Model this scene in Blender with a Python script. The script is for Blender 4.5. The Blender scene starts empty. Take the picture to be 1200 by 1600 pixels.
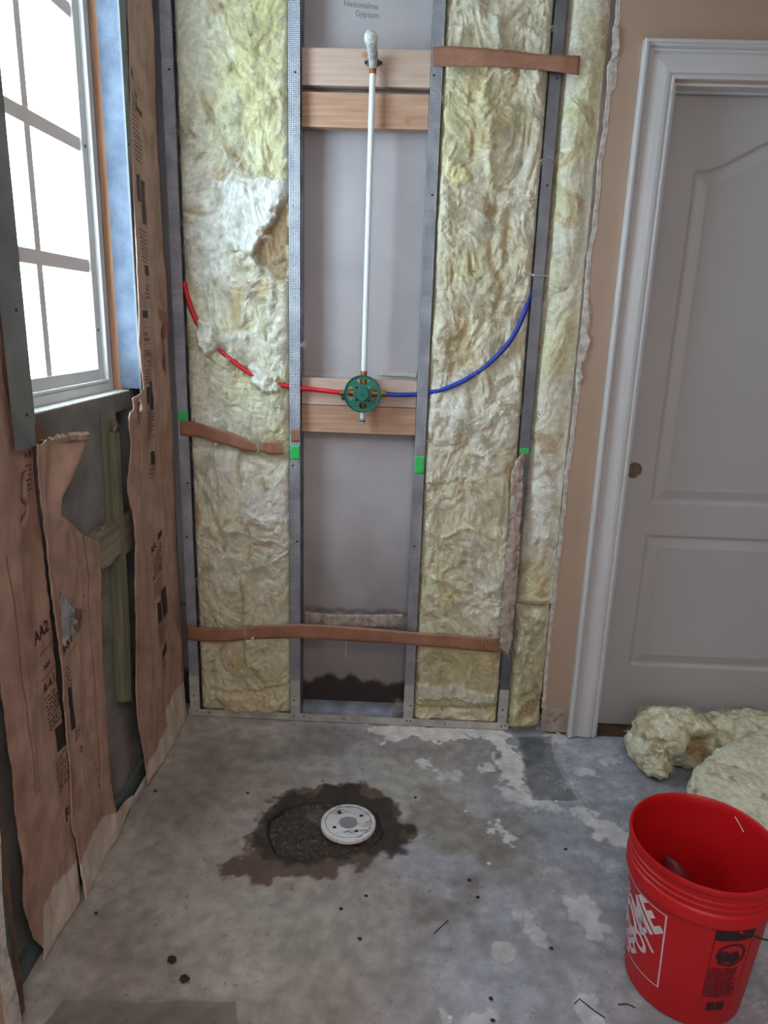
import bpy, bmesh, math, random
import numpy as np
from mathutils import Matrix, Vector

C = bpy.context.scene.collection
SC = bpy.context.scene
random.seed(7)
rng = np.random.default_rng(11)

# ------------------------------------------------------------ camera
cd = bpy.data.cameras.new('camera')
cam = bpy.data.objects.new('camera', cd); C.objects.link(cam)
rt, up, bk = [0.998921, 0.034941, 0.030601], [-0.038625, 0.259035, 0.965095], [0.025794, -0.965236, 0.260105]
m = Matrix.Identity(4)
for i in range(3):
    m[i][0] = rt[i]; m[i][1] = up[i]; m[i][2] = bk[i]
m[0][3], m[1][3], m[2][3] = 0.0, 0.0, 1.5506
cam.matrix_world = m
cd.sensor_fit = 'VERTICAL'; cd.sensor_height = 36.0; cd.lens = 36.0 * 1105 / 1600
cd.clip_start = 0.02
SC.camera = cam

# ------------------------------------------------------------ world, lights, exposure
w = bpy.data.worlds.new('overcast_sky'); SC.world = w; w.use_nodes = True
bg = w.node_tree.nodes['Background']
bg.inputs[0].default_value = (0.72, 0.87, 1.0, 1); bg.inputs[1].default_value = 13.0

def area(name, loc, rot, sx, sy, power, col, portal=False):
    l = bpy.data.lights.new(name, 'AREA'); l.shape = 'RECTANGLE'; l.size = sx; l.size_y = sy
    l.energy = power; l.color = col
    if portal: l.cycles.is_portal = True
    o = bpy.data.objects.new(name, l); C.objects.link(o); o.location = loc; o.rotation_euler = rot
    return o
area('window_portal', (-1.02, 1.86, 1.98), (0, math.radians(-90), 0), 1.34, 0.62, 1, (1, 1, 1), True)
area('ceiling_fill_light', (0.15, -0.3, 2.72), (0, 0, 0), 0.9, 0.9, 16.5, (1.0, 0.95, 0.92))  # unseen fill added under the ceiling to lighten the room, no fixture
area('rear_fill_light', (0.2, -1.5, 1.7), (math.radians(90), 0, 0), 1.6, 1.3, 13.0, (0.9, 0.94, 1.0))  # unseen fill added before the rear wall, which has no window
SC.view_settings.view_transform = 'Standard'; SC.view_settings.look = 'None'
SC.view_settings.exposure = 0.40; SC.view_settings.gamma = 1.0
SC.view_settings.use_curve_mapping = False

# ------------------------------------------------------------ noise in numpy
_p = rng.permutation(256); _p = np.concatenate([_p, _p, _p])
_g = rng.normal(size=(256, 3)); _g /= np.linalg.norm(_g, axis=1)[:, None]
def perlin(x, y, z=0.0):
    x, y, z = np.broadcast_arrays(np.asarray(x, float), np.asarray(y, float), np.asarray(z, float))
    xi, yi, zi = np.floor(x).astype(int), np.floor(y).astype(int), np.floor(z).astype(int)
    xf, yf, zf = x - xi, y - yi, z - zi
    xi &= 255; yi &= 255; zi &= 255
    f = lambda t: t * t * t * (t * (t * 6 - 15) + 10)
    u, v, w_ = f(xf), f(yf), f(zf)
    r = 0
    for a in (0, 1):
        for b in (0, 1):
            for c in (0, 1):
                g = _g[_p[_p[_p[xi + a] + yi + b] + zi + c]]
                d = g[..., 0] * (xf - a) + g[..., 1] * (yf - b) + g[..., 2] * (zf - c)
                r = r + d * (u if a else 1 - u) * (v if b else 1 - v) * (w_ if c else 1 - w_)
    return r * 1.5
def fbm(x, y, z=0.0, o=4, gain=0.5):
    r = 0; a = 1; f = 1
    for i in range(o):
        r = r + a * perlin(x * f, y * f, z * f + i * 7.3); a *= gain; f *= 2.03
    return r
def ridged(x, y, z=0.0, o=3):
    r = 0; a = 1; f = 1
    for i in range(o):
        r = r + a * (1 - 2 * np.abs(perlin(x * f, y * f, z * f + i * 3.1))); a *= 0.5; f *= 2.1
    return r
def sst(a, b, x):
    t = np.clip((x - a) / (b - a), 0, 1); return t * t * (3 - 2 * t)
def sdf_poly(x, y, poly):                      # negative inside
    d = np.full(np.shape(x), 1e9); ins = np.zeros(np.shape(x), bool)
    n = len(poly)
    for i in range(n):
        ax, ay = poly[i]; bx, by = poly[(i + 1) % n]
        ex, ey = bx - ax, by - ay
        t = np.clip(((x - ax) * ex + (y - ay) * ey) / (ex * ex + ey * ey + 1e-12), 0, 1)
        d = np.minimum(d, np.hypot(x - ax - t * ex, y - ay - t * ey))
        c = ((ay > y) != (by > y)) & (x < (bx - ax) * (y - ay) / ((by - ay) if by != ay else 1e-12) + ax)
        ins ^= c
    return np.where(ins, -d, d)
def dist_line(x, y, pts):
    d = np.full(np.shape(x), 1e9)
    for (ax, ay), (bx, by) in zip(pts[:-1], pts[1:]):
        ex, ey = bx - ax, by - ay
        t = np.clip(((x - ax) * ex + (y - ay) * ey) / (ex * ex + ey * ey + 1e-12), 0, 1)
        d = np.minimum(d, np.hypot(x - ax - t * ex, y - ay - t * ey))
    return d
def S(r, g, b):                                # sRGB 0-255 to linear
    return np.array([((c / 255 + 0.055) / 1.055) ** 2.4 if c > 10 else c / 255 / 12.92 for c in (r, g, b)])
def mixc(a, b, t): return a * (1 - t[..., None]) + b * t[..., None]

# ------------------------------------------------------------ materials
def nn(t, typ, **k):
    n = t.nodes.new(typ)
    for a, b in k.items(): setattr(n, a, b)
    return n
def M(name, c1, c2=None, ns=6, rough=0.6, metal=0.0, bump=0.0, bs=60, attr=False, stretch=(1, 1, 1), detail=5,
      coat=0.0, contrast=(0.35, 0.65), trans=0.0, sheen=0.0, spec=0.5):
    mt = bpy.data.materials.new(name); mt.use_nodes = True; t = mt.node_tree
    b = t.nodes['Principled BSDF']
    b.inputs['Roughness'].default_value = rough; b.inputs['Metallic'].default_value = metal
    b.inputs['Coat Weight'].default_value = coat; b.inputs['Specular IOR Level'].default_value = spec
    b.inputs['Sheen Weight'].default_value = sheen
    c1 = tuple(c1) + (1,)
    tc = nn(t, 'ShaderNodeTexCoord'); mp = nn(t, 'ShaderNodeMapping'); mp.inputs['Scale'].default_value = stretch
    t.links.new(tc.outputs['Object'], mp.inputs['Vector'])
    no = nn(t, 'ShaderNodeTexNoise'); no.inputs['Scale'].default_value = ns; no.inputs['Detail'].default_value = detail
    t.links.new(mp.outputs[0], no.inputs['Vector'])
    mr = nn(t, 'ShaderNodeMapRange'); mr.inputs[1].default_value, mr.inputs[2].default_value = contrast
    t.links.new(no.outputs['Fac'], mr.inputs[0])
    mx = nn(t, 'ShaderNodeMix', data_type='RGBA'); t.links.new(mr.outputs[0], mx.inputs[0])
    if attr:
        at = nn(t, 'ShaderNodeAttribute', attribute_name='col')
        mu = nn(t, 'ShaderNodeMix', data_type='RGBA', blend_type='MULTIPLY'); mu.inputs[0].default_value = 1
        mx.inputs[6].default_value = c1; mx.inputs[7].default_value = tuple(c2 if c2 is not None else c1[:3]) + (1,)
        t.links.new(at.outputs['Color'], mu.inputs[6]); t.links.new(mx.outputs[2], mu.inputs[7]); out = mu.outputs[2]
    else:
        mx.inputs[6].default_value = c1; mx.inputs[7].default_value = (tuple(c2) + (1,)) if c2 is not None else c1
        out = mx.outputs[2]
    t.links.new(out, b.inputs['Base Color'])
    if bump:
        n2 = nn(t, 'ShaderNodeTexNoise'); n2.inputs['Scale'].default_value = bs; n2.inputs['Detail'].default_value = 6
        t.links.new(mp.outputs[0], n2.inputs['Vector'])
        bn = nn(t, 'ShaderNodeBump'); bn.inputs['Strength'].default_value = bump; bn.inputs['Distance'].default_value = 0.004
        t.links.new(n2.outputs['Fac'], bn.inputs['Height']); t.links.new(bn.outputs[0], b.inputs['Normal'])
    if trans:
        tr = nn(t, 'ShaderNodeBsdfTranslucent'); t.links.new(out, tr.inputs['Color'])
        ms = nn(t, 'ShaderNodeMixShader'); ms.inputs[0].default_value = trans
        t.links.new(b.outputs[0], ms.inputs[1]); t.links.new(tr.outputs[0], ms.inputs[2])
        t.links.new(ms.outputs[0], t.nodes['Material Output'].inputs['Surface'])
    return mt
def knurl(name, c1, c2, scale=1150.0, metal=0.75, rough=0.42):
    """galvanised steel with rows of pressed dimples, across x and z"""
    mt = M(name, c1, c2, ns=9, rough=rough, metal=metal); t = mt.node_tree; b = t.nodes['Principled BSDF']
    tc = nn(t, 'ShaderNodeTexCoord'); sp = nn(t, 'ShaderNodeSeparateXYZ'); t.links.new(tc.outputs['Object'], sp.inputs[0])
    res = []
    for ax in ('X', 'Z'):
        a = nn(t, 'ShaderNodeMath', operation='MULTIPLY'); a.inputs[1].default_value = scale; t.links.new(sp.outputs[ax], a.inputs[0])
        s = nn(t, 'ShaderNodeMath', operation='SINE'); t.links.new(a.outputs[0], s.inputs[0]); res.append(s)
    mu = nn(t, 'ShaderNodeMath', operation='ADD'); t.links.new(res[0].outputs[0], mu.inputs[0]); t.links.new(res[1].outputs[0], mu.inputs[1])
    bn = nn(t, 'ShaderNodeBump'); bn.inputs['Strength'].default_value = 0.5; bn.inputs['Distance'].default_value = 0.0008
    t.links.new(mu.outputs[0], bn.inputs['Height']); t.links.new(bn.outputs[0], b.inputs['Normal'])
    mr = nn(t, 'ShaderNodeMapRange'); mr.inputs[1].default_value = -2; mr.inputs[2].default_value = 1.2; mr.inputs[3].default_value = 0.45; mr.inputs[4].default_value = 1.0
    t.links.new(mu.outputs[0], mr.inputs[0])
    lk = b.inputs['Base Color'].links[0]; src = lk.from_socket
    m2 = nn(t, 'ShaderNodeMix', data_type='RGBA', blend_type='MULTIPLY'); m2.inputs[0].default_value = 1
    t.links.new(src, m2.inputs[6]); t.links.new(mr.outputs[0], m2.inputs[7]); t.links.new(m2.outputs[2], b.inputs['Base Color'])
    return mt
def woodmat(name, c1, c2, axis='X', scale=1.0, rough=0.65):
    st = {'X': (1.2, 22, 22), 'Z': (22, 22, 1.2), 'Y': (22, 1.2, 22)}[axis]
    return M(name, c1, c2, ns=3.2 * scale, rough=rough, bump=0.25, bs=12, stretch=st, detail=7, contrast=(0.3, 0.7))

mats = dict(
    floor=M('bare_concrete', (0.80, 0.80, 0.80), (1.12, 1.12, 1.12), ns=22, rough=0.75, bump=0.45, bs=55, attr=True, detail=10),
    batt=M('glass_wool', (0.86, 0.85, 0.82), (1.08, 1.08, 1.08), ns=60, rough=1.0, bump=0.9, bs=230, attr=True, detail=6, trans=0.12, spec=0.1),
    fibre=M('glass_fibre_strands', (0.88, 0.87, 0.80), (0.80, 0.76, 0.62), ns=8, rough=0.9, trans=0.35, spec=0.2),
    gyp=M('gypsum_board_paper', (0.92, 0.92, 0.92), (1.05, 1.05, 1.05), ns=4, rough=0.85, attr=True, bump=0.05, bs=200),
    tan=M('tan_wall_paint', S(172, 146, 126), S(178, 152, 132), ns=3, rough=0.6, bump=0.06, bs=180),
    tan2=M('tan_wall_paint_room', S(178, 150, 128), S(184, 156, 134), ns=3, rough=0.7),
    raw=M('broken_plasterboard', S(214, 208, 200), S(170, 160, 152), ns=45, rough=0.9, bump=0.5, bs=120),
    rawp=M('scraped_wall_base', S(186, 172, 160), S(150, 134, 122), ns=12, rough=0.85, bump=0.2, bs=60),
    white=M('white_gloss_paint', S(206, 206, 208), S(198, 198, 200), ns=3, rough=0.32),
    door=M('door_paint', S(180, 179, 181), S(175, 174, 176), ns=2, rough=0.42, bump=0.03, bs=260),
    ceil=M('ceiling_paint', S(225, 222, 215), rough=0.9),
    kraft=M('kraft_paper', (0.84, 0.84, 0.84), (1.1, 1.1, 1.1), ns=14, rough=0.62, bump=0.25, bs=35, attr=True, detail=8),
    kraftd=M('kraft_paper_inside', S(120, 88, 74), S(95, 68, 58), ns=20, rough=0.8, bump=0.3, bs=50),
    kraftedge=M('torn_paper_edge', S(168, 142, 120), S(116, 86, 70), ns=60, rough=0.9, bump=0.4, bs=120),
    ink=M('black_print', S(40, 32, 34), rough=0.7),
    inkg=M('grey_print', S(112, 112, 114), S(130, 130, 132), ns=150, rough=0.8),
    ink2=M('faded_print', S(66, 48, 46), S(92, 70, 62), ns=90, rough=0.8),
    foil=M('foil_facing', S(215, 220, 225), S(150, 155, 160), ns=20, rough=0.3, metal=0.7, bump=0.5, bs=30),
    block=M('concrete_block', S(138, 132, 128), S(106, 101, 98), ns=9, rough=0.9, bump=0.6, bs=110, detail=9),
    pt=woodmat('green_treated_wood', S(128, 124, 100), S(98, 96, 76), 'Z'),
    pty=woodmat('treated_wood_block', S(150, 142, 118), S(108, 102, 84), 'Y'),
    plate=woodmat('green_bottom_plate', S(96, 112, 104), S(66, 84, 80), 'Y'),
    pine=woodmat('pinkish_pine', S(206, 180, 164), S(184, 154, 136), 'X'),
    pine2=woodmat('orange_pine', S(198, 160, 134), S(166, 122, 94), 'X'),
    wstrip=woodmat('orange_wood_strip', S(196, 146, 110), S(160, 108, 76), 'Z'),
    steel=knurl('dimpled_galvanised_steel', S(196, 198, 206), S(158, 160, 170)),
    steels=M('smooth_galvanised_steel', S(176, 180, 188), S(140, 144, 152), ns=14, rough=0.38, metal=0.8, bump=0.05, bs=300),
    steeld=M('dark_galvanised_steel', S(128, 130, 138), S(104, 106, 114), ns=10, rough=0.42, metal=0.8),
    steelw=M('pale_galvanised_steel', S(200, 196, 190), S(168, 164, 158), ns=18, rough=0.5, metal=0.35, bump=0.08, bs=80),
    reveal=M('crinkled_galvanised_liner', S(108, 117, 132), S(84, 92, 108), ns=12, rough=0.5, metal=0.35, bump=0.5, bs=150, spec=0.3),
    flange=M('grey_green_flange', S(128, 131, 130), S(108, 111, 114), ns=9, rough=0.55, metal=0.35, bump=0.1, bs=60),
    vinyl=M('white_window_vinyl', S(216, 214, 212), S(206, 204, 202), ns=3, rough=0.4),
    muntin=M('beige_muntin', S(232, 218, 214), rough=0.45),
    screw=M('dark_screw', S(60, 58, 60), rough=0.4, metal=0.7),
    brass=M('brass_fitting', S(176, 140, 84), S(120, 92, 54), ns=40, rough=0.35, metal=0.85),
    copper=M('copper_ring', S(196, 120, 84), S(150, 84, 56), ns=50, rough=0.35, metal=0.8),
    pipe=M('white_pipe', S(232, 234, 236), rough=0.35),
    tape=M('white_thread_tape', S(222, 224, 222), S(176, 176, 170), ns=70, rough=0.7, bump=0.5, bs=160),
    greyt=M('grey_smudged_fitting', S(150, 148, 146), S(190, 188, 182), ns=90, rough=0.6, bump=0.3, bs=120),
    red=M('red_pipe', S(214, 22, 44), S(196, 16, 38), ns=20, rough=0.35),
    blue=M('blue_pipe', S(34, 66, 176), S(26, 52, 150), ns=20, rough=0.35),
    green=M('green_plastic', S(16, 112, 92), S(12, 98, 82), ns=10, rough=0.38),
    black=M('black_plastic', S(26, 24, 26), rough=0.5),
    gpaint=M('fluorescent_green_paint', S(40, 205, 92), S(60, 180, 96), ns=60, rough=0.6),
    strap=M('brown_strap', S(162, 114, 90), S(144, 98, 76), ns=14, rough=0.42, bump=0.15, bs=40, stretch=(1, 1, 1)),
    dustp=M('dusty_torn_paper', S(150, 122, 112), S(196, 184, 174), ns=38, rough=0.9, bump=0.8, bs=90, detail=8),
    lock=M('wool_lock', S(240, 236, 214), S(226, 216, 180), ns=7, rough=1.0, trans=0.45, spec=0.1),
    fluff=M('white_fluff', S(225, 218, 200), rough=1.0, trans=0.3),
    soil=M('dark_wet_soil', (0.75, 0.75, 0.75), (1.4, 1.4, 1.4), ns=60, rough=0.8, bump=1.0, bs=120, attr=True, detail=9),
    drainw=M('white_scuffed_plastic', S(214, 214, 216), S(176, 174, 176), ns=24, rough=0.5, stretch=(1, 3, 1), contrast=(0.5, 0.7), bump=0.1, bs=60),
    draing=M('grey_plug', S(140, 138, 142), S(126, 124, 130), ns=9, rough=0.6),
    caulk=M('dry_compound', S(200, 196, 188), S(178, 172, 164), ns=50, rough=0.9, bump=0.4, bs=80),
    bred=M('red_bucket_plastic', S(206, 22, 30), S(192, 18, 26), ns=5, rough=0.42, trans=0.12, bump=0.05, bs=90),
    bwhite=M('white_bucket_print', S(226, 214, 218), S(206, 190, 196), ns=30, rough=0.5),
    bblack=M('black_bucket_print', S(40, 20, 26), S(84, 24, 32), ns=70, rough=0.6, contrast=(0.5, 0.62)),
    bblack2=M('rubbed_bucket_print', S(70, 26, 32), S(128, 28, 36), ns=70, rough=0.6, contrast=(0.42, 0.6)),
    dirtw=M('dirty_brown_wood', S(120, 92, 70), S(72, 54, 44), ns=14, rough=0.85, bump=0.3),
    wire=M('dark_wire', S(80, 60, 44), rough=0.5, metal=0.5),
    maroon=M('maroon_plastic', S(126, 40, 50), S(96, 26, 36), ns=12, rough=0.5),
    bronze=M('brown_nickel', S(140, 126, 112), S(118, 104, 92), ns=20, rough=0.4, metal=0.7),
    grit=M('dark_grit', S(50, 44, 40), S(34, 30, 28), ns=60, rough=0.9),
    chip=M('white_chip', S(215, 210, 204), rough=0.9),
)

# ------------------------------------------------------------ object helpers
def setp(o, label=None, cat=None, group=None, kind=None):
    if label: o['label'] = label
    if cat: o['category'] = cat
    if group: o['group'] = group
    if kind: o['kind'] = kind
    return o
def thing(name, org, label, cat, group=None):
    o = bpy.data.objects.new(name, None); C.objects.link(o); o.location = org; o.empty_display_size = 0.05
    return setp(o, label, cat, group)
def root_org(p):
    while p.parent: p = p.parent
    return np.array(p.location)
def link_mesh(name, V, F, mat, parent=None, org=None, smooth=True, col=None):
    V = np.asarray(V, float)
    o_ = root_org(parent) if parent else (np.array(org, float) if org is not None else np.array([V[:, 0].mean(), V[:, 1].mean(), V[:, 2].min()]))
    V = V - o_
    me = bpy.data.meshes.new(name)
    if isinstance(F, np.ndarray):
        n, k = F.shape
        me.vertices.add(len(V)); me.vertices.foreach_set('co', V.ravel())
        me.loops.add(n * k); me.loops.foreach_set('vertex_index', F.ravel().astype(np.int32))
        me.polygons.add(n); me.polygons.foreach_set('loop_start', np.arange(0, n * k, k, dtype=np.int32))
        me.update(calc_edges=True); me.validate()
    else:
        me.from_pydata([tuple(v) for v in V], [], F); me.update()
    if smooth: me.polygons.foreach_set('use_smooth', [True] * len(me.polygons))
    me.materials.append(mats[mat] if isinstance(mat, str) else mat)
    if col is not None:
        a = me.color_attributes.new('col', 'FLOAT_COLOR', 'POINT')
        cc = np.ones((len(V), 4)); cc[:, :3] = col
        a.data.foreach_set('color', cc.ravel())
    ob = bpy.data.objects.new(name, me); C.objects.link(ob)
    if parent: ob.parent = parent
    else: ob.location = o_
    return ob

class G:
    def __init__(s): s.v = []; s.f = []
    def add(s, V, F):
        b = len(s.v); s.v += [tuple(map(float, p)) for p in V]; s.f += [tuple(i + b for i in q) for q in F]; return s
    def box(s, x0, x1, y0, y1, z0, z1, bev=0.0):
        if bev <= 0:
            V = [(x, y, z) for x in (x0, x1) for y in (y0, y1) for z in (z0, z1)]
            return s.add(V, [(0, 1, 3, 2), (4, 6, 7, 5), (0, 4, 5, 1), (2, 3, 7, 6), (0, 2, 6, 4), (1, 5, 7, 3)])
        bm = bmesh.new(); bmesh.ops.create_cube(bm, size=1)
        for v in bm.verts: v.co = Vector(((x0 + x1) / 2 + v.co.x * (x1 - x0), (y0 + y1) / 2 + v.co.y * (y1 - y0), (z0 + z1) / 2 + v.co.z * (z1 - z0)))
        bmesh.ops.bevel(bm, geom=bm.edges[:], offset=bev, segments=2, affect='EDGES', profile=0.6)
        bm.verts.index_update()
        s.add([v.co for v in bm.verts], [tuple(v.index for v in f.verts) for f in bm.faces]); bm.free(); return s
    def tube(s, pts, r, n=12, cap=True):
        pts = [Vector(p) for p in pts]; rs = r if isinstance(r, (list, tuple)) else [r] * len(pts)
        V = []; F = []; nrm = None
        for i, p in enumerate(pts):
            t = (pts[min(i + 1, len(pts) - 1)] - pts[max(i - 1, 0)]).normalized()
            if nrm is None:
                nrm = t.orthogonal().normalized()
            nrm = (nrm - t * nrm.dot(t)).normalized(); bi = t.cross(nrm)
            for k in range(n):
                a = 2 * math.pi * k / n; V.append(p + (nrm * math.cos(a) + bi * math.sin(a)) * rs[i])
        for i in range(len(pts) - 1):
            for k in range(n):
                F.append((i * n + k, i * n + (k + 1) % n, (i + 1) * n + (k + 1) % n, (i + 1) * n + k))
        if cap:
            F.append(tuple(reversed(range(n)))); F.append(tuple((len(pts) - 1) * n + k for k in range(n)))
        return s.add(V, F)
    def lathe(s, c, prof, axis='z', n=48, a0=0, a1=2 * math.pi):
        """prof: list of (r, h)"""
        full = abs(a1 - a0 - 2 * math.pi) < 1e-6; N = n if full else n + 1
        V = []
        for r, h in prof:
            for k in range(N):
                a = a0 + (a1 - a0) * k / n; u, v = r * math.cos(a), r * math.sin(a)
                V.append({'z': (c[0] + u, c[1] + v, c[2] + h), 'y': (c[0] + u, c[1] + h, c[2] + v), 'x': (c[0] + h, c[1] + u, c[2] + v)}[axis])
        F = []
        for i in range(len(prof) - 1):
            for k in range(n):
                k2 = (k + 1) % N; F.append((i * N + k, i * N + k2, (i + 1) * N + k2, (i + 1) * N + k))
        return s.add(V, F)
    def prism(s, poly, plane, a, b):
        """polygon extruded between a and b along the third axis; plane is 'xz','yz','xy'"""
        n = len(poly)
        f = {'xz': lambda p, q: (p[0], q, p[1]), 'yz': lambda p, q: (q, p[0], p[1]), 'xy': lambda p, q: (p[0], p[1], q)}[plane]
        V = [f(p, a) for p in poly] + [f(p, b) for p in poly]
        return s.add(V, [tuple(range(n)), tuple(reversed(range(n, 2 * n)))] + [(i, i + n, (i + 1) % n + n, (i + 1) % n) for i in range(n)])
    def obj(s, name, mat, parent=None, org=None, smooth=False, **k):
        o = link_mesh(name, s.v, s.f, mat, parent, org, smooth)
        bm = bmesh.new(); bm.from_mesh(o.data); bmesh.ops.recalc_face_normals(bm, faces=bm.faces[:]); bm.to_mesh(o.data); bm.free()
        if smooth:
            for p in o.data.polygons: p.use_smooth = True
            try: o.data.set_sharp_from_angle(angle=math.radians(38))
            except Exception: pass
        return setp(o, **k)

def grid_faces(ny, nx, off=0):
    i = np.arange(ny * nx).reshape(ny, nx) + off
    return np.stack([i[:-1, :-1], i[:-1, 1:], i[1:, 1:], i[1:, :-1]], -1).reshape(-1, 4)
def closed_sheet(Pf, Pb, Cf=None):
    """front grid and back grid stitched round the border"""
    ny, nx = Pf.shape[:2]; N = ny * nx
    F = [grid_faces(ny, nx), grid_faces(ny, nx, N)[:, ::-1]]
    i = np.arange(N).reshape(ny, nx)
    loop = np.concatenate([i[0, :], i[1:, -1], i[-1, -2::-1], i[-2:0:-1, 0]])
    l2 = np.roll(loop, -1)
    F.append(np.stack([l2, loop, loop + N, l2 + N], -1))
    V = np.concatenate([Pf.reshape(-1, 3), Pb.reshape(-1, 3)])
    col = None if Cf is None else np.concatenate([Cf.reshape(-1, 3)] * 2)
    return V, np.concatenate(F), col

def strands(P, D, L, r, curl=0.6, seg=7, lift=(0, -1, 0), liftamt=0.3, AX=None, RT=None, jit=0.08):
    """many curled fibres: P starts (n,3), D directions (n,3), L lengths (n,)"""
    n = len(P); lift = np.array(lift, float)
    pos = P.copy(); d = D / np.linalg.norm(D, axis=1)[:, None]
    ax = rng.normal(size=(n, 3)); ax /= np.linalg.norm(ax, axis=1)[:, None]
    rate = rng.normal(size=n) * curl
    if AX is not None: ax = AX + rng.normal(size=(n, 3)) * .12; rate = RT * rng.uniform(.8, 1.2, n)
    pts = [pos.copy()]
    for k in range(seg):
        d = d + np.cross(ax, d) * rate[:, None] + rng.normal(size=(n, 3)) * jit + lift * liftamt * (0.25 if k < seg / 2 else -0.18)
        d /= np.linalg.norm(d, axis=1)[:, None]
        pos = pos + d * (L / seg)[:, None]; pts.append(pos.copy())
    pts = np.stack(pts, 1)                        # n, seg+1, 3
    tan = np.gradient(pts, axis=1); tan /= np.linalg.norm(tan, axis=2, keepdims=True) + 1e-9
    a = np.cross(tan, np.array([0.3, 0.9, 0.31])); a /= np.linalg.norm(a, axis=2, keepdims=True) + 1e-9
    b = np.cross(tan, a)
    rr = (np.atleast_1d(r) * np.ones(n))[:, None, None] * np.linspace(1, 0.35, seg + 1)[None, :, None]
    ring = [pts + rr * (a * math.cos(q) + b * math.sin(q)) for q in (0, 2.094, 4.189)]
    V = np.stack(ring, 2).reshape(-1, 3)          # index ((i*(seg+1)+k)*3+j)
    base = (np.arange(n)[:, None] * (seg + 1) + np.arange(seg)[None, :]) * 3
    F = []
    for j in range(3):
        j2 = (j + 1) % 3
        F.append(np.stack([base + j, base + j2, base + 3 + j2, base + 3 + j], -1).reshape(-1, 4))
    return V, np.concatenate(F)

def locks(X, Y, Z, n, x0, x1, res, normal=None, L=(.03, .09), m=(10, 20), r=(.0003, .0009), spread=.0035, rows=(3, -3)):
    """curled locks of wool rooted on a surface grid; strands of one lock share their curl"""
    ny, nx = X.shape; P = []; D = []; LL_ = []; AX = []; RT = []
    for k in range(n):
        i = int(rng.integers(rows[0], ny + rows[1])); j = int(rng.integers(2, nx - 2)); a = rng.uniform(0, 6.283)
        nv = np.array([0, -1.0, 0]) if normal is None else normal[i, j]
        t1 = np.cross(nv, [0.1, .2, 1.0]); t1 /= np.linalg.norm(t1) + 1e-9; t2 = np.cross(nv, t1)
        d0 = t1 * math.cos(a) + t2 * math.sin(a); rt = rng.normal() * .28; ln = rng.uniform(*L)
        if x0 is not None:
            roomx = (x1 - X[i, j]) if d0[0] > 0 else (X[i, j] - x0)
            if ln * abs(d0[0]) > roomx: d0[0] *= -1
        for q in range(int(rng.integers(*m))):
            P.append(np.array([X[i, j], Y[i, j], Z[i, j]]) - nv * .0012 + t1 * rng.normal() * spread + t2 * rng.normal() * spread)
            D.append(d0 + rng.normal(size=3) * .13 + nv * .12); LL_.append(ln * rng.uniform(.6, 1.1)); AX.append(nv); RT.append(rt)
    P = np.array(P)
    if x0 is not None: P[:, 0] = np.clip(P[:, 0], x0 + .004, x1 - .004)
    return strands(P, np.array(D), np.array(LL_), rng.uniform(*r, len(P)), .3, 9, (0, 0, 0), 0, np.array(AX), np.array(RT), .06)

_tc = 0
def text_geo(s, size, bold=0.0, shear=0.0, xs=1.0, cuts=0.0, align='LEFT'):
    """flat text as vertices (u, v) and faces"""
    cu = bpy.data.curves.new('lettering', 'FONT'); cu.body = s; cu.size = size; cu.offset = bold; cu.shear = shear; cu.align_x = align
    cu.resolution_u = 3
    ob = bpy.data.objects.new('lettering', cu); C.objects.link(ob)
    dg = bpy.context.evaluated_depsgraph_get()
    me = bpy.data.meshes.new_from_object(ob.evaluated_get(dg))
    bpy.data.objects.remove(ob); bpy.data.curves.remove(cu)
    bm = bmesh.new(); bm.from_mesh(me); bpy.data.meshes.remove(me)
    for v in bm.verts: v.co.x *= xs
    return bm
def bm_cut(bm, step, axis=0):
    if not bm.verts: return
    lo = min(v.co[axis] for v in bm.verts); hi = max(v.co[axis] for v in bm.verts)
    x = lo + step
    n = Vector((1, 0, 0)) if axis == 0 else Vector((0, 1, 0))
    while x < hi:
        bmesh.ops.bisect_plane(bm, geom=bm.verts[:] + bm.edges[:] + bm.faces[:], plane_co=n * x, plane_no=n); x += step
def bm_clip(bm, co, no):
    bmesh.ops.bisect_plane(bm, geom=bm.verts[:] + bm.edges[:] + bm.faces[:], plane_co=co, plane_no=no, clear_outer=True)
def bm_take(g, bm, fn):
    bm.verts.index_update(); g.add([fn(v.co.x, v.co.y) for v in bm.verts], [tuple(v.index for v in f.verts) for f in bm.faces]); bm.free()
def rect_bm(x0, x1, y0, y1):
    bm = bmesh.new(); vs = [bm.verts.new(p) for p in ((x0, y0, 0), (x1, y0, 0), (x1, y1, 0), (x0, y1, 0))]; bm.faces.new(vs); return bm

# ============================================================ THE SETTING
# ---- floor
xs = np.concatenate([np.linspace(-1.05, -0.9, 4)[:-1], np.arange(-0.9, 1.35, 0.0045), np.linspace(1.36, 2.3, 18)])
ys = np.concatenate([np.linspace(-1.6, 1.0, 30)[:-1], np.arange(1.0, 2.72, 0.0045)])
FX, FY = np.meshgrid(xs, ys)
n1 = fbm(FX * 2.2, FY * 2.2, 1.0, 5); n2 = fbm(FX * 7, FY * 7, 4.0, 5); n3 = fbm(FX * 26, FY * 26, 9.0, 4); n4 = fbm(FX * 60, FY * 60, 2.0, 3)
warm, cool = S(160, 150, 144), S(150, 152, 161)
col = mixc(warm * np.ones(FX.shape + (3,)), cool, sst(-0.35, 0.65, FX + n1 * 0.45))  # warm left to cool right, partly the light's tint put into the colour
col = col * (1 + 0.20 * n2 + 0.20 * n1 + 0.09 * n3 + 0.05 * n4)[..., None]
def blot(poly, c, soft=0.02, jag=0.02, amt=1.0, js=1.0):
    global col
    d = sdf_poly(FX, FY, poly) + jag * (fbm(FX * 14 * js, FY * 14 * js, 5.5 + len(poly), 5))
    col = mixc(col, c, amt * (1 - sst(-soft, soft, d)))
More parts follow.
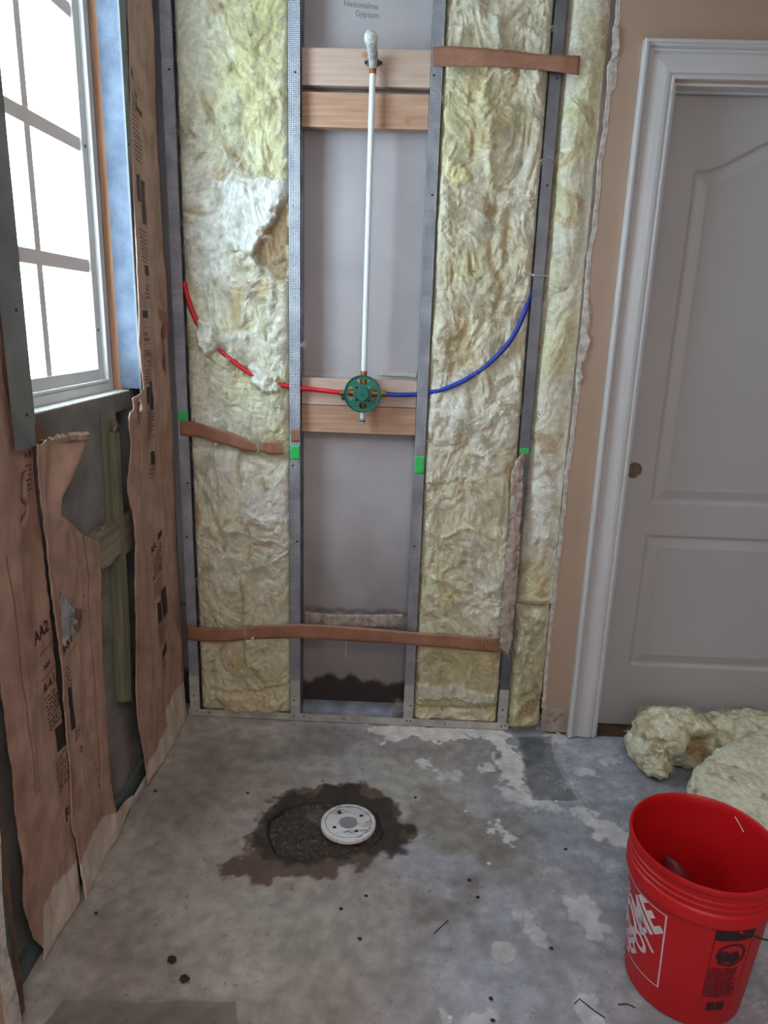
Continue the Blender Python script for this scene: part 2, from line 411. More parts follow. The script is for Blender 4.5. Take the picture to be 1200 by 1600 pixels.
# pale and dark cloudy regions of the slab
blot([(-0.1272, 2.2873), (0.2029, 2.2741), (0.3665, 1.9149), (0.2572, 1.8229), (-0.0195, 1.9163)], S(168, 164, 156), 0.05, 0.06, 0.6)
blot([(0.1063, 2.1188), (0.2712, 1.9832), (0.4042, 2.0406), (0.4893, 1.9238), (0.3713, 1.8042), (0.1399, 1.8146), (0.0621, 1.9223)], S(118, 110, 98), 0.02, 0.05, 0.6)
blot([(0.2420, 1.8772), (0.4483, 1.9208), (0.4545, 1.7333), (0.2460, 1.6947)], S(120, 112, 100), 0.03, 0.05, 0.5)
blot([(0.0802, 1.6597), (0.2830, 1.6972), (0.2342, 1.5590), (0.0964, 1.5500)], S(104, 92, 80), 0.05, 0.05, 0.6)
blot([(-0.6258, 1.8150), (-0.4641, 1.6463), (-0.0809, 1.6258), (-0.0058, 1.5226), (-0.2902, 1.4073), (-0.6011, 1.4638)], S(170, 164, 156), 0.06, 0.08, 0.5)
blot([(-0.8166, 1.5323), (-0.6449, 1.5879), (-0.5094, 1.2898), (-0.7024, 1.2461)], S(112, 96, 84), 0.09, 0.08, 0.35)
blot([(-0.7803, 2.3162), (-0.5617, 2.3132), (-0.4134, 2.0449), (-0.6661, 1.7577), (-0.7713, 1.8327)], S(126, 112, 98), 0.08, 0.08, 0.45)
blot([(-0.4935, 2.2187), (-0.1743, 2.2835), (-0.1391, 2.4565), (-0.3450, 2.4850)], S(118, 114, 108), 0.03, 0.05, 0.5)
# white thinset remains by the back wall
blot([(-0.1033, 2.4915), (0.2157, 2.5184), (0.4448, 2.5146), (0.4739, 2.3356), (0.4623, 2.1114), (0.4184, 2.1427), (0.3921, 2.3911), (0.3118, 2.4493), (0.2093, 2.3974), (0.0621, 2.4199), (-0.0357, 2.3773)], S(222, 218, 214), 0.004, 0.035, 0.95, 1.6)
blot([(0.3727, 2.3275), (0.4750, 2.2958), (0.4700, 2.0783), (0.4375, 2.0926), (0.3940, 2.2130)], S(210, 206, 204), 0.004, 0.04, 0.85, 2.0)
blot([(0.5832, 2.5078), (0.6765, 2.5065), (0.6582, 2.4429), (0.5813, 2.4279)], S(214, 212, 210), 0.004, 0.03, 0.8, 2.0)
for q, a in (([(0.0973, 2.2735), (0.1608, 2.2786), (0.1545, 2.2317), (0.0898, 2.2342)], .9), ([(0.3256, 2.2839), (0.3791, 2.2803), (0.3649, 2.2181), (0.3245, 2.2262)], .9), ([(0.3141, 1.9557), (0.3527, 1.9676), (0.3665, 1.9149), (0.3240, 1.8974)], .9),
             ([(0.3653, 1.9061), (0.3958, 1.8939), (0.3885, 1.8708), (0.3627, 1.8859)], .9), ([(0.6045, 2.1855), (0.6449, 2.1850), (0.6361, 2.1559), (0.6030, 2.1569)], 1), ([(0.6037, 2.0490), (0.6449, 2.0521), (0.7244, 1.9705), (0.7989, 1.9462), (0.7418, 1.8571), (0.6465, 1.9062)], .7),
             ([(0.7725, 2.3596), (0.8668, 2.3550), (0.8178, 2.3073), (0.7480, 2.3096)], .6), ([(0.6519, 2.2786), (0.7400, 2.2779), (0.7237, 2.2313), (0.6510, 2.2331)], .6), ([(0.1760, 2.1960), (0.2598, 2.2211), (0.2461, 2.1578), (0.1741, 2.1522)], .6),
             ([(0.4813, 1.6635), (0.5609, 1.6735), (0.5938, 1.5616), (0.5488, 1.5181), (0.5121, 1.5772)], .5), ([(0.4574, 1.3690), (0.5147, 1.3523), (0.5130, 1.2882), (0.4534, 1.2846)], .55), ([(0.1514, 1.2898), (0.2418, 1.3032), (0.2680, 1.2735), (0.1354, 1.2656)], .5),
             ([(0.3745, 2.1464), (0.4992, 2.0973), (0.5756, 2.0469), (0.5287, 2.0242), (0.4088, 2.0737)], .6), ([(0.3536, 1.6143), (0.3714, 1.6155), (0.4136, 1.5094), (0.3950, 1.4983)], .4), ([(0.4551, 2.0939), (0.4919, 2.0800), (0.4785, 2.0397), (0.4499, 2.0603)], .9)):
    blot(q, S(212, 212, 214), 0.006, 0.03, a, 2.2)
# round pale spot
dd = np.hypot(FX - (0.3020, 1.4711)[0], FY - (0.3020, 1.4711)[1]) - 0.032 + 0.006 * n3
col = mixc(col, S(190, 188, 182), 0.75 * (1 - sst(-0.004, 0.004, dd)))
# dark square scar left by a removed board, near the door
SQ = [(0.4831, 2.4635), (0.6199, 2.4749), (0.6014, 2.3058), (0.6389, 2.0910), (0.4787, 2.0790)]
blot(SQ, S(104, 106, 112), 0.004, 0.008, 0.7)
blot([(0.4918, 2.4554), (0.5912, 2.4548), (0.5569, 2.2944), (0.4867, 2.2656)], S(90, 92, 98), 0.008, 0.012, 0.7)
# dark slab end at the bottom left
blot([(-0.7439, 1.2706), (-0.6242, 1.2731), (-0.4470, 1.2839), (-0.3460, 1.2900), (-0.3334, 1.2622), (-0.3242, 1.2230), (-0.7664, 1.1967)], S(104, 94, 88), 0.003, 0.006, 0.75)
# small drips and flecks of paint and grit
fl = fbm(FX * 95, FY * 95, 3.0, 2); reg = sst(0.2, 0.75, FX + 0.25 * n1)
col = mixc(col, S(200, 201, 205), 0.6 * sst(0.60, 0.70, fl + 0.30 * n2) * (0.1 + 0.9 * reg))
col = mixc(col, S(84, 76, 70), 0.6 * sst(0.72, 0.80, fbm(FX * 80 + 9, FY * 80, 8.0, 2) + 0.1 * n2))
# streaky scraper scuffs in the right part
sc = ridged((FX + FY * 0.5) * 9, (FY - FX * 0.4) * 60, 2.0, 2)
col = mixc(col, S(196, 200, 206), 0.38 * sst(0.9, 1.4, sc + 0.5 * n2) * sst(0.35, 0.7, FX + 0.2 * n1) * sst(0.0, 0.5, n1 + n2 + .1) * sst(0, .01, sdf_poly(FX, FY, SQ)))
# damp ring of brown stains round the drain
hole = [(-0.3858, 1.8605), (-0.3891, 1.9192), (-0.3477, 1.9780), (-0.2800, 2.0218), (-0.1949, 2.0282), (-0.0428, 1.9818), (-0.0185, 1.8871), (-0.0457, 1.8232), (-0.1680, 1.7716), (-0.2605, 1.7469), (-0.3420, 1.7752)]
blot([(-0.4791, 1.6693), (-0.4274, 1.8575), (-0.4322, 1.9781), (-0.3706, 2.0481), (-0.2038, 2.1125), (-0.1167, 2.1369), (-0.0239, 2.0411), (0.0621, 1.8929), (0.0329, 1.8071), (-0.0893, 1.7460), (-0.1590, 1.6864), (-0.3040, 1.6692), (-0.3741, 1.6525)], S(88, 68, 52), 0.010, 0.055, 0.9)
blot([(-0.2012, 2.0883), (-0.1147, 2.1088), (-0.0239, 2.0411), (0.0540, 1.8981), (0.0424, 1.8350), (-0.0338, 1.7758), (-0.1282, 1.7562), (-0.2023, 1.7381), (-0.3546, 1.7403), (-0.3962, 1.8037), (-0.4114, 1.9482), (-0.3276, 2.0514)], S(48, 41, 37), 0.012, 0.045, 0.88)
dh = sdf_poly(FX, FY, hole) + 0.008 * n2
col = mixc(col, S(46, 38, 32), 0.95 * (1 - sst(-0.004, 0.006, dh)))
FZ = 0.0012 * n2 - 0.030 * (1 - sst(-0.012, 0.002, dh))
dsq = sdf_poly(FX, FY, SQ); FZ = FZ - 0.002 * (1 - sst(-0.002, 0.002, dsq))
cr = dist_line(FX, FY, [(0.6199, 2.4749), (0.6062, 2.3062), (0.6145, 2.2117), (0.6389, 2.0910), (0.6720, 1.9667)]) ; FZ = FZ + 0.0025 * (1 - sst(0.0, 0.012, cr))
col = mixc(col, S(178, 180, 184), 0.4 * (1 - sst(0.0, 0.008, cr)))
cr = dist_line(FX, FY, [(-0.7439, 1.2706), (-0.6242, 1.2731), (-0.4470, 1.2839), (-0.3460, 1.2900), (-0.3248, 1.2380)]); FZ = FZ + 0.003 * (1 - sst(0.0, 0.015, cr))
P_ = np.stack([FX, FY, FZ], -1); Pb = np.stack([FX, FY, FX * 0 - 0.12], -1)
V, F, cc = closed_sheet(P_, Pb, col)
setp(link_mesh('floor', V, F, 'floor', org=(0, 0, 0), col=cc), kind='structure')

# ---- gypsum board behind the studs
gx = np.arange(-0.871, 0.66, 0.006); gz = np.arange(0.0, 2.81, 0.006)
GX, GZ = np.meshgrid(gx, gz)
a1 = fbm(GX * 5, GZ * 3, 2.2, 5); a2 = fbm(GX * 16, GZ * 16, 5.2, 4)
col = S(178, 170, 171) * (1 + 0.03 * a1 + 0.02 * a2)[..., None]
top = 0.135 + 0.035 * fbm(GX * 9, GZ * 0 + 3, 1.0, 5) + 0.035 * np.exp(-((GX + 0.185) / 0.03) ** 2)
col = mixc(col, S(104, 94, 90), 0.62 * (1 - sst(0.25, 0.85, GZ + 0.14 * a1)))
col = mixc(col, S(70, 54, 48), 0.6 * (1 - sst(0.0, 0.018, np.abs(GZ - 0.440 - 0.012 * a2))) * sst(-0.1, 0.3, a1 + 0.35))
col = mixc(col, S(198, 192, 186), 0.5 * (1 - sst(0.001, 0.004, np.abs(GX + 0.205 + 0.004 * a1))) * sst(0.21, 0.29, GZ) * (1 - sst(0.32, 0.36, GZ)))
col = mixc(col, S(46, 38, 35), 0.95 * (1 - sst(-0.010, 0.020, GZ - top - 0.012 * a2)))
seamz = 1.366
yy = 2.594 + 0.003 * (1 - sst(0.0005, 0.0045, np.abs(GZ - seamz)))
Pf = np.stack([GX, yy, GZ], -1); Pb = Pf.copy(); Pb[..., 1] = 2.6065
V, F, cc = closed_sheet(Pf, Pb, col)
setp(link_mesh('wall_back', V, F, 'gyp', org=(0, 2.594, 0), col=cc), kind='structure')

for st_, (x, z), sz in (('Nationalme', (-0.249, 2.519), .0235), ('Gypsum', (-0.212, 2.492), .0235)):
    g = G(); bm_take(g, text_geo(st_, sz, bold=.0004), lambda u, v: (x + u, 2.5936, z + v - .08 * u)); g.obj('board_lettering', 'inkg', bpy.data.objects['wall_back'])
# ---- tan plasterboard in front, with the broken left edge, round the door opening
edge = [(0.592, 2.8)] + [(0.5900, 2.5090), (0.5977, 2.4586), (0.5891, 2.4329), (0.5940, 2.4073), (0.5999, 2.3729), (0.5925, 2.3520), (0.5863, 2.3379), (0.5923, 2.2319), (0.5904, 2.1596), (0.5865, 2.0674), (0.5886, 1.9352), (0.5866, 1.8578), (0.5825, 1.7789), (0.5825, 1.6987), (0.5846, 1.6171), (0.5847, 1.5339), (0.5847, 1.4492), (0.5848, 1.3847), (0.5870, 1.2752), (0.5849, 1.1629), (0.5804, 1.0479), (0.5804, 0.9063), (0.5781, 0.7850), (0.5781, 0.6608), (0.5756, 0.5333), (0.5732, 0.4026), (0.5755, 0.2687), (0.5755, 0.1589)] + [(0.578, 0.115)]
DX0, DX1, DZ = 0.79, 1.62, 2.29
g = G()
E2 = []
for i, (x, z) in enumerate(edge):
    E2.append((x + (0.0035 * math.sin(i * 2.3) if 0 < i < len(edge) - 1 else 0), z))
    if i < len(edge) - 1:
        x2, z2 = edge[i + 1]
        for k in range(1, 5): E2.append((x + (x2 - x) * k / 5 + random.uniform(-.002, .002), z + (z2 - z) * k / 5))
strip = []
for i in range(len(E2) - 1):
    (x, z), (x2, z2) = E2[i], E2[i + 1]
    g.add([(x, 2.487, z), (DX0, 2.487, z), (DX0, 2.487, z2), (x2, 2.487, z2)], [(0, 1, 2, 3)])
    g.add([(x, 2.4995, z), (DX0, 2.4995, z), (DX0, 2.4995, z2), (x2, 2.4995, z2)], [(3, 2, 1, 0)])
    g.add([(x, 2.487, z), (x2, 2.487, z2), (x2, 2.4995, z2), (x, 2.4995, z)], [(0, 1, 2, 3)])
g.box(DX0, DX1, 2.487, 2.4995, DZ, 2.8)
g.box(DX1, 2.3, 2.487, 2.4995, 0, 2.8)
wr = g.obj('wall_back', 'tan', org=(0.9, 2.487, 0), kind='structure')
# broken white rim along that edge
g = G()
for i in range(len(E2) - 1):
    (x, z), (x2, z2) = E2[i], E2[i + 1]
    def wd(z): return 0.006 + 0.004 * (0.5 + 0.5 * math.sin(z * 41) * math.sin(z * 17 + 1)) + (0.014 if 2.26 < z < 2.36 else 0) + (0.012 if 1.44 < z < 1.62 else 0) + (0.009 if 0.03 < z < 0.12 else 0)
    a, b = wd(z), wd(z2)
    g.add([(x - 0.004, 2.4845, z), (x + a, 2.4855, z), (x2 + b, 2.4855, z2), (x2 - 0.004, 2.4845, z2),
           (x - 0.004, 2.500, z), (x + a, 2.488, z), (x2 + b, 2.488, z2), (x2 - 0.004, 2.500, z2)],
          [(0, 1, 2, 3), (4, 7, 6, 5), (0, 3, 7, 4), (1, 5, 6, 2), (0, 4, 5, 1), (3, 2, 6, 7)])
g.obj('broken_edge', 'raw', wr)
# torn face paper hanging along the edge
def ragged(poly, jit=0.003, k=4):
    out = []
    for (a, b), (c, d) in zip(poly, poly[1:] + poly[:1]):
        for j in range(k):
            t = j / k; out.append((a + (c - a) * t + random.uniform(-jit, jit), b + (d - b) * t + random.uniform(-jit, jit)))
    return out
g = G()
for poly in ([(0.5840, 1.6417), (0.6003, 1.6072), (0.5973, 1.5343), (0.6124, 1.5138), (0.5996, 1.4498), (0.5856, 1.4172), (0.6041, 1.3854), (0.5802, 1.3629), (0.5780, 1.4491), (0.5759, 1.5754)], [(0.5879, 2.4411), (0.6034, 2.4243), (0.6078, 2.3693), (0.5948, 2.3465), (0.5840, 2.3896)]):
    g.prism(ragged(poly), 'xz', 2.480, 2.4845)
g.obj('torn_paper', 'raw', wr)
# scraped unpainted patch where the baseboard was
g = G(); g.prism([(0.578, 0.012), (0.578, 0.117), (0.585, 0.122), (0.60, 0.116), (0.66, 0.121), (0.672, 0.117), (0.70, 0.12), (0.70, 0.012)], 'xz', 2.4868, 2.4995)
g.obj('scraped_base', 'rawp', wr, label='bare scraped patch above the floor beside the door casing')
g = G()
for k in range(9):
    p = [(0.60 + random.random() * 0.06, 0.03 + random.random() * 0.07)]
    for j in range(5): p.append((p[-1][0] + random.uniform(-.012, .014), p[-1][1] + random.uniform(-.01, .01)))
    g.tube([(x, 2.4862, z) for x, z in p], 0.0006, 5)
g.obj('glue_squiggles', 'ink2', wr)

# ---- room shell round and behind the camera
def slab(name, *b, mat='tan2'):
    return setp(G().box(*b).obj(name, mat), kind='structure')
slab('wall_right', 2.3, 2.42, -1.6, 2.62, 0, 2.8)
slab('wall_rear', -1.05, 2.3, -1.72, -1.6, 0, 2.8)
slab('ceiling', -1.05, 2.42, -1.72, 2.72, 2.8, 2.9, mat='ceil')
g = G(); g.box(0.655, 2.42, 2.66, 2.70, 0, 2.8); setp(g.obj('wall_back', 'tan2'), kind='structure')

# ---- concrete block wall on the left with the window hole
WY0, WY1, WZ0 = 1.555, 2.217, 1.312
bx0, bx1 = -1.03, -0.872
g = G()
g.box(bx0, bx1, -1.6, WY0, 0, 2.8); g.box(bx0, bx1, WY1 + 0.001, 2.62, 0, 2.8); g.box(bx0, bx1, WY0, 2.103, 0, WZ0, bev=0.003); g.box(bx0, -.965, 2.103, WY1 + 0.001, 0, WZ0); g.box(-.965, bx1, 2.103, WY1 + 0.001, 1.262, WZ0); g.box(-.965, bx1, 2.103, WY1 + 0.001, 0, .24); g.box(bx0, bx1, WY0, WY1 + 0.001, 2.66, 2.8)  # recess below the window is added so the gap by the corner paper falls dark
wl = g.obj('wall_left', 'block', org=(-0.95, 0, 0), kind='structure')

g = G(); g.box(-.917, -.8722, WY0 + .001, WY1 - .001, WZ0 + .0005, WZ0 + .006, .002)
setp(g.obj('trim_5', 'caulk'), 'pale rough window sill of bare concrete', kind='structure')
# ---- window
g = G()
fx0, fx1 = -0.985, -0.918
def frame(g, x0, x1, y0, y1, z0, z1, w, b=0.002):
    g.box(x0, x1, y0, y0 + w, z0, z1, b); g.box(x0, x1, y1 - w, y1, z0, z1, b)
    g.box(x0 + .0005, x1 - .0005, y0 + w, y1 - w, z0, z0 + w, b); g.box(x0 + .0005, x1 - .0005, y0 + w, y1 - w, z1 - w, z1, b)
frame(g, fx0, fx1, WY0 + .002, 2.208, WZ0 + 0.002, 2.655, 0.030)
win = g.obj('window_1', 'vinyl', org=(-0.95, 1.88, WZ0), kind='structure')
g = G(); frame(g, fx0 + .012, fx1 + 0.004, WY0 + .034, 2.176, WZ0 + .034, 2.62, 0.008)
g.obj('frame_bead', 'vinyl', win)
g = G(); frame(g, fx0 + .01, fx1 - .012, WY0 + .034, 2.174, WZ0 + .036, 2.62, 0.038)
sash = g.obj('window_sash', 'vinyl', win)
g = G(); mx0, mx1 = -0.952, -0.937
g.box(mx0, mx1, 1.837, 1.866, WZ0 + .07, 2.585, .001)
for z in (1.679, 2.000, 2.325): g.box(mx0 - .0005, mx1 + .0005, WY0 + .07, 2.14, z - .018, z + .018, .001)
g.obj('muntin_grid', 'muntin', win, label='beige muntin bars crossing the bright window')
g = G()
for z in (1.50, 2.0, 2.4): G().lathe((fx1 - .012, 2.155, z), [(0, .0015), (.004, .001), (.005, 0)], 'x', 10).obj('sash_screw', 'screw', win)
pm = bpy.data.materials.new('obscure_window_glass'); pm.use_nodes = True; t = pm.node_tree; t.nodes.remove(t.nodes['Principled BSDF'])
tp = nn(t, 'ShaderNodeBsdfTransparent'); tp.inputs[0].default_value = (0.93, 0.97, 0.98, 1)
tl = nn(t, 'ShaderNodeBsdfTranslucent'); tl.inputs[0].default_value = (0.9, 0.97, 0.98, 1)
gl = nn(t, 'ShaderNodeBsdfGlossy'); gl.inputs['Roughness'].default_value = 0.15
ms = nn(t, 'ShaderNodeMixShader'); ms.inputs[0].default_value = 0.35; t.links.new(tp.outputs[0], ms.inputs[1]); t.links.new(tl.outputs[0], ms.inputs[2])
m2 = nn(t, 'ShaderNodeMixShader'); m2.inputs[0].default_value = 0.04; t.links.new(ms.outputs[0], m2.inputs[1]); t.links.new(gl.outputs[0], m2.inputs[2])
t.links.new(m2.outputs[0], t.nodes['Material Output'].inputs['Surface']); mats['pane'] = pm
G().box(-0.9465, -0.9435, WY0 + .06, 2.15, WZ0 + .06, 2.6).obj('pane', 'pane', win)
# wooden buck and galvanised liner of the window reveal
g = G(); g.box(-0.918, -0.894, 2.2168, 2.2300, WZ0 + .004, 2.655)
setp(g.obj('trim_1', 'wstrip', org=(-.9, 2.217, WZ0)), label='orange wood strip beside the window frame', kind='structure')
g = G()
g.box(-0.896, -0.830, 2.2120, 2.2165, WZ0 + 0.012, 2.70)
lin = g.obj('metal_window_liner', 'reveal', org=(-0.83, 2.215, WZ0))
setp(lin, 'pale crinkled galvanised metal liner on the right side of the window recess', 'metal liner')
G().box(-0.834, -0.8285, 2.2045, 2.262, WZ0 - 0.0, 2.70).obj('flange', 'flange', lin, label='dull grey green room-side flange')
g = G()
for z in (1.42, 1.56, 1.75, 2.02, 2.26, 2.40): G().lathe((-0.8283, 2.222 + 0.014 * math.sin(z * 9), z), [(0, .002), (.003, .0015), (.004, 0)], 'x', 10).obj('screw', 'screw', lin)
g = G(); g.prism(ragged([(2.40, 2.42), (2.392, 2.445), (2.40, 2.465)], .001), 'yz', 0, .001)
# near side of the recess
g = G(); g.box(-0.872, -0.8285, 1.548, 1.5535, WZ0 - 0.01, 2.70); g.box(-0.834, -0.8285, 1.470, 1.548, WZ0 - 0.055, 2.70)
nj = g.obj('metal_jamb_stud', 'flange', org=(-0.83, 1.5, WZ0))
setp(nj, 'grey green painted metal stud at the left side of the window', 'metal stud')
g = G()
for z in (1.33, 1.55, 1.9): G().lathe((-0.828, 1.52, z), [(0, .002), (.003, .0015), (.0045, 0)], 'x', 10).obj('screw', 'screw', nj)

# ============================================================ STEEL FRAMING
SY = 2.5; SD = 0.092
def stud(x0, x1, label, web='left', mat='steel', top=2.8):
    t = thing('metal_stud', ((x0 + x1) / 2, SY, 0), label, 'metal stud', 'steel studs of the open wall')
    th = 0.0012
    G().box(x0, x1, SY, SY + th, 0.004, top).obj('face_flange', mat, t)
    G().box(x0 + .0005, x1 - .0005, SY + SD - th, SY + SD, 0.004, top).obj('rear_flange', 'steels', t)
    wx, lx = (x0, x1) if web == 'left' else (x1, x0)
    s = 1 if web == 'left' else -1
    G().box(min(wx, wx + s * th), max(wx, wx + s * th), SY + th, SY + SD - th, 0.004, top).obj('web', 'steels', t)
    g = G(); g.box(min(lx, lx - s * th), max(lx, lx - s * th), SY + th, SY + 0.010, 0.004, top); g.box(min(lx, lx - s * th), max(lx, lx - s * th), SY + SD - .010, SY + SD - th, 0.004, top)
    g.obj('lip', 'steeld', t)
    g = G(); g.box(x0 - .0006, x1 + .0006, SY - .0012, SY + .0004, 0.03, 0.178)  # paler smooth plate over the foot of the stud
    g.obj('pale_foot', 'steelw', t, label='paler smooth metal at the foot of the stud')
    for z in (0.06, 0.09, 0.42 + .1 * x0, 0.75, 1.12 + x0 * .2, 1.62, 1.95 + .1 * x0, 2.3):
        g = G(); xx = (x0 + x1) / 2 + 0.008 * math.sin(z * 13 + x0 * 5)
        g.lathe((xx, SY - .0011 if z < .17 else SY, z), [(0, -.0022), (.0022, -.0018), (.0038, 0)], 'y', 10)
        g.obj('screw', 'screw' if int(z * 100) % 2 else 'steels', t)
    return t
S1 = (-0.8155, -0.7775); S2 = (-0.413, -0.3755); S3 = (0.036, 0.073); S4 = (0.4075, 0.4425)
stud(*S1, 'galvanised metal stud in the left corner, behind the brown paper', 'left')
stud(*S2, 'galvanised metal stud between the left insulation and the shower pipe bay', 'left')
stud(*S3, 'galvanised metal stud just right of the green shower valve', 'left')
stud(*S4, 'dark metal stud crossed by the white zip tie, beside the narrow insulation', 'left', mat='steeld')
tr = thing('floor_track', (0, SY, 0), 'long galvanised metal track lying on the floor under all the studs', 'metal track')
G().box(-0.822, 0.452, SY - .0028, SY - .0014, 0.0035, 0.034).obj('front_flange', 'steelw', tr)
G().box(-0.822, 0.452, SY - .0014, SY + .094, 0.0022, 0.0036).obj('track_base', 'steels', tr)
G().box(-0.822, 0.452, SY + .0925, SY + .0939, 0.0036, 0.044).obj('rear_flange', 'steels', tr)
g = G()
for x in (-.79, -.74, -.40, -.36, -.20, .05, .065, .2, .425, .44): G().lathe((x, SY - .0028, 0.018 + .006 * math.sin(x * 30)), [(0, -.002), (.0022, -.0016), (.0035, 0)], 'y', 8).obj('screw', 'screw', tr)

# fluorescent paint marks are spray on the studs
def mark(x0, x1, z0, z1, label):
    o = link_mesh('paint_mark', *(lambda V, F, c: (V, F))(*closed_sheet(
        np.stack(np.broadcast_arrays(np.linspace(x0, x1, 8)[None, :], np.full((1, 8), SY - .0012), np.linspace(z0, z1, 10)[:, None] + 0.002 * np.sin(np.arange(8) * 2.1)[None, :]), -1),
        np.stack(np.broadcast_arrays(np.linspace(x0, x1, 8)[None, :], np.full((1, 8), SY - .0002), np.linspace(z0, z1, 10)[:, None] + 0.002 * np.sin(np.arange(8) * 2.1)[None, :]), -1))), 'gpaint', smooth=False)
    setp(o, label, 'paint mark', 'green spray marks on the studs')
for (x0, x1), px, y0, y1, lab in ((S1, 285, 642, 656, 'green spray paint mark on the corner stud'), (S2, 460, 697, 717, 'green spray paint mark on the stud left of the pipe bay'),
                                  (S3, 652, 713, 740, 'green spray paint mark on the stud right of the pipe bay'), (S4, 815, 702, 709, 'small green spray mark above the torn paper strip')):
    za = {285: (-0.7965, 1.2164)[1], 460: (-0.3958, 1.1112)[1], 652: (0.0460, 1.0880)[1], 815: (0.4146, 1.1317)[1]}[px]
    zb = {285: (-0.7979, 1.1844)[1], 460: (-0.3960, 1.0599)[1], 652: (0.0487, 1.0249)[1], 815: (0.4162, 1.1110)[1]}[px]
    mark(x0 + .002, x1 - .001, zb, za, lab)

# ============================================================ INSULATION BATTS
BATT = {}
def batt(x0, x1, z0, z1, yfront, seed, label, features=(), bulge=0.02, rough=1.0, res=0.0036, nf=260, basec=None, edge_jit=0.0, roundness=16, fibl=(0.02, 0.07), nodes=True, edge_drop=0.022, nlock=150):
    X_, Z_ = np.meshgrid(np.arange(0, 1.0001, res / (x1 - x0)), np.arange(z0, z1 + res, res))
    jl = edge_jit * fbm(Z_ * 14, 0, seed, 3); jr = edge_jit * fbm(Z_ * 14, 5, seed, 3)
    X = x0 + jl + X_ * (x1 - x0 + jr - jl); Z = Z_ + 0.008 * fbm(X * 18, 3, seed, 3) * ((Z_ - z0 < .1) | (z1 - Z_ < .1))
    u = 2 * X_ - 1
    # warped cottony folds
    wx = 0.07 * fbm(X * 4, Z * 2.6, seed + 1, 3); wz = 0.11 * fbm(X * 4 + 7, Z * 2.6, seed + 2, 3)
    big = fbm(X * 5 + wx * 6, Z * 3.5 + wz * 6, seed, 4)
    def bil(a, b, sd, o):
        r = 0; am = 1; f_ = 1
        for q_ in range(o): r = r + am * np.abs(perlin(a * f_, b * f_, sd + q_ * 2.7)); am *= .55; f_ *= 2.15
        return r
    fold = bil((X + wx) * 7, (Z + wz) * 4.5, seed + 3, 4)
    tuft = bil((X + 1.6 * wx) * 26, (Z + 1.6 * wz) * 17, seed + 5, 3)
    q0 = sst(-.2, .3, fbm(X * 4, Z * 2.5, seed + 15, 2))
    st1 = fbm((X + 1.2 * wx) * 95, (Z + wz) * 13, seed + 6, 2); st2 = fbm((X + wx) * 16, (Z + 1.2 * wz) * 95, seed + 7, 2)
    streak = st1 * (1 - q0) + st2 * q0
    micro = fbm(X * 150, Z * 150, seed, 2)
    h = bulge * (0.5 + 0.55 * big) + rough * (0.020 * fold + 0.0085 * tuft + 0.0016 * streak + 0.0007 * micro)
    base = S(234, 229, 206) if basec is None else basec
    c = base * np.ones(X.shape + (3,))
    q1 = fbm(X * 3.2, Z * 2.4, seed + 8, 4); q2 = fbm(X * 9 + wx * 12, Z * 8 + wz * 12, seed + 9, 4); q3 = fbm(X * 22, Z * 12, seed + 11, 3)
    c = mixc(c, S(230, 224, 172), 0.7 * sst(0.0, 0.6, q1 + 0.3 * q2))
    c = mixc(c, S(245, 243, 232), 0.85 * sst(0.02, 0.6, -q1 + 0.5 * q2))
    c = mixc(c, S(192, 160, 112), 0.75 * sst(0.22, 0.75, q2 + 0.3 * q3))
    c = mixc(c, S(246, 243, 230), 0.5 * sst(0.15, 0.7, streak + 0.4 * q3))
    c = mixc(c, S(200, 184, 146), 0.35 * sst(0.2, 0.8, -streak + 0.3 * q2))
    c = c * (1 + 0.08 * q3 + 0.07 * micro + .05 * streak)[..., None]
    for f in features:
        kind, pts = f[0], f[1]
        if kind == 'poly':               # ('poly', pts, dh, colour, amount, soft, jag)
            d = sdf_poly(X, Z, pts) + f[6] * fbm(X * 20, Z * 20, seed + len(pts), 3)
            k = 1 - sst(-f[5], f[5], d); h = h + f[2] * k
            if f[3] is not None: c = mixc(c, f[3], k * f[4])
        else:                            # ('line', pts, dh, colour, amount, width)
            d = dist_line(X + 0.012 * fbm(X * 9, Z * 9, seed, 2), Z + 0.012 * fbm(X * 9 + 3, Z * 9, seed, 2), pts)
            k = np.exp(-(d / (f[5] * 1.25)) ** 2) * np.clip(.75 + .5 * streak + .4 * q3, 0.1, 1.2); h = h + f[2] * k
            k = np.clip(k, 0, 1)
            if f[3] is not None: c = mixc(c, f[3], k * f[4])
    ef = 1 - np.abs(u) ** roundness
    ez = np.minimum(1, np.minimum(Z_ - z0, z1 - Z_) / 0.03 + 0.0) ** 0.5
    prof = np.clip(ef, 0, 1) ** 0.5 * np.clip(ez, 0, 1)
    Y = yfront + edge_drop * (1 - prof) - h * prof
    Y = np.minimum(Y, 2.585)
    Pf = np.stack([X, Y, Z], -1); Pb = Pf.copy(); Pb[..., 1] = np.maximum(Y + 0.002, 2.588)
    V, F, cc = closed_sheet(Pf, Pb, c)
    t = thing('insulation_batt', ((x0 + x1) / 2, 2.55, z0), label, 'insulation', 'yellow glass wool batts in the open wall')
    link_mesh('wool', V, F, 'batt', t, col=cc)
    # loose curled fibres on the face
    PV, PF, voff = [], [], [0]
    ny, nx = X.shape; n_t = nf
    P = []; D = []; L = []
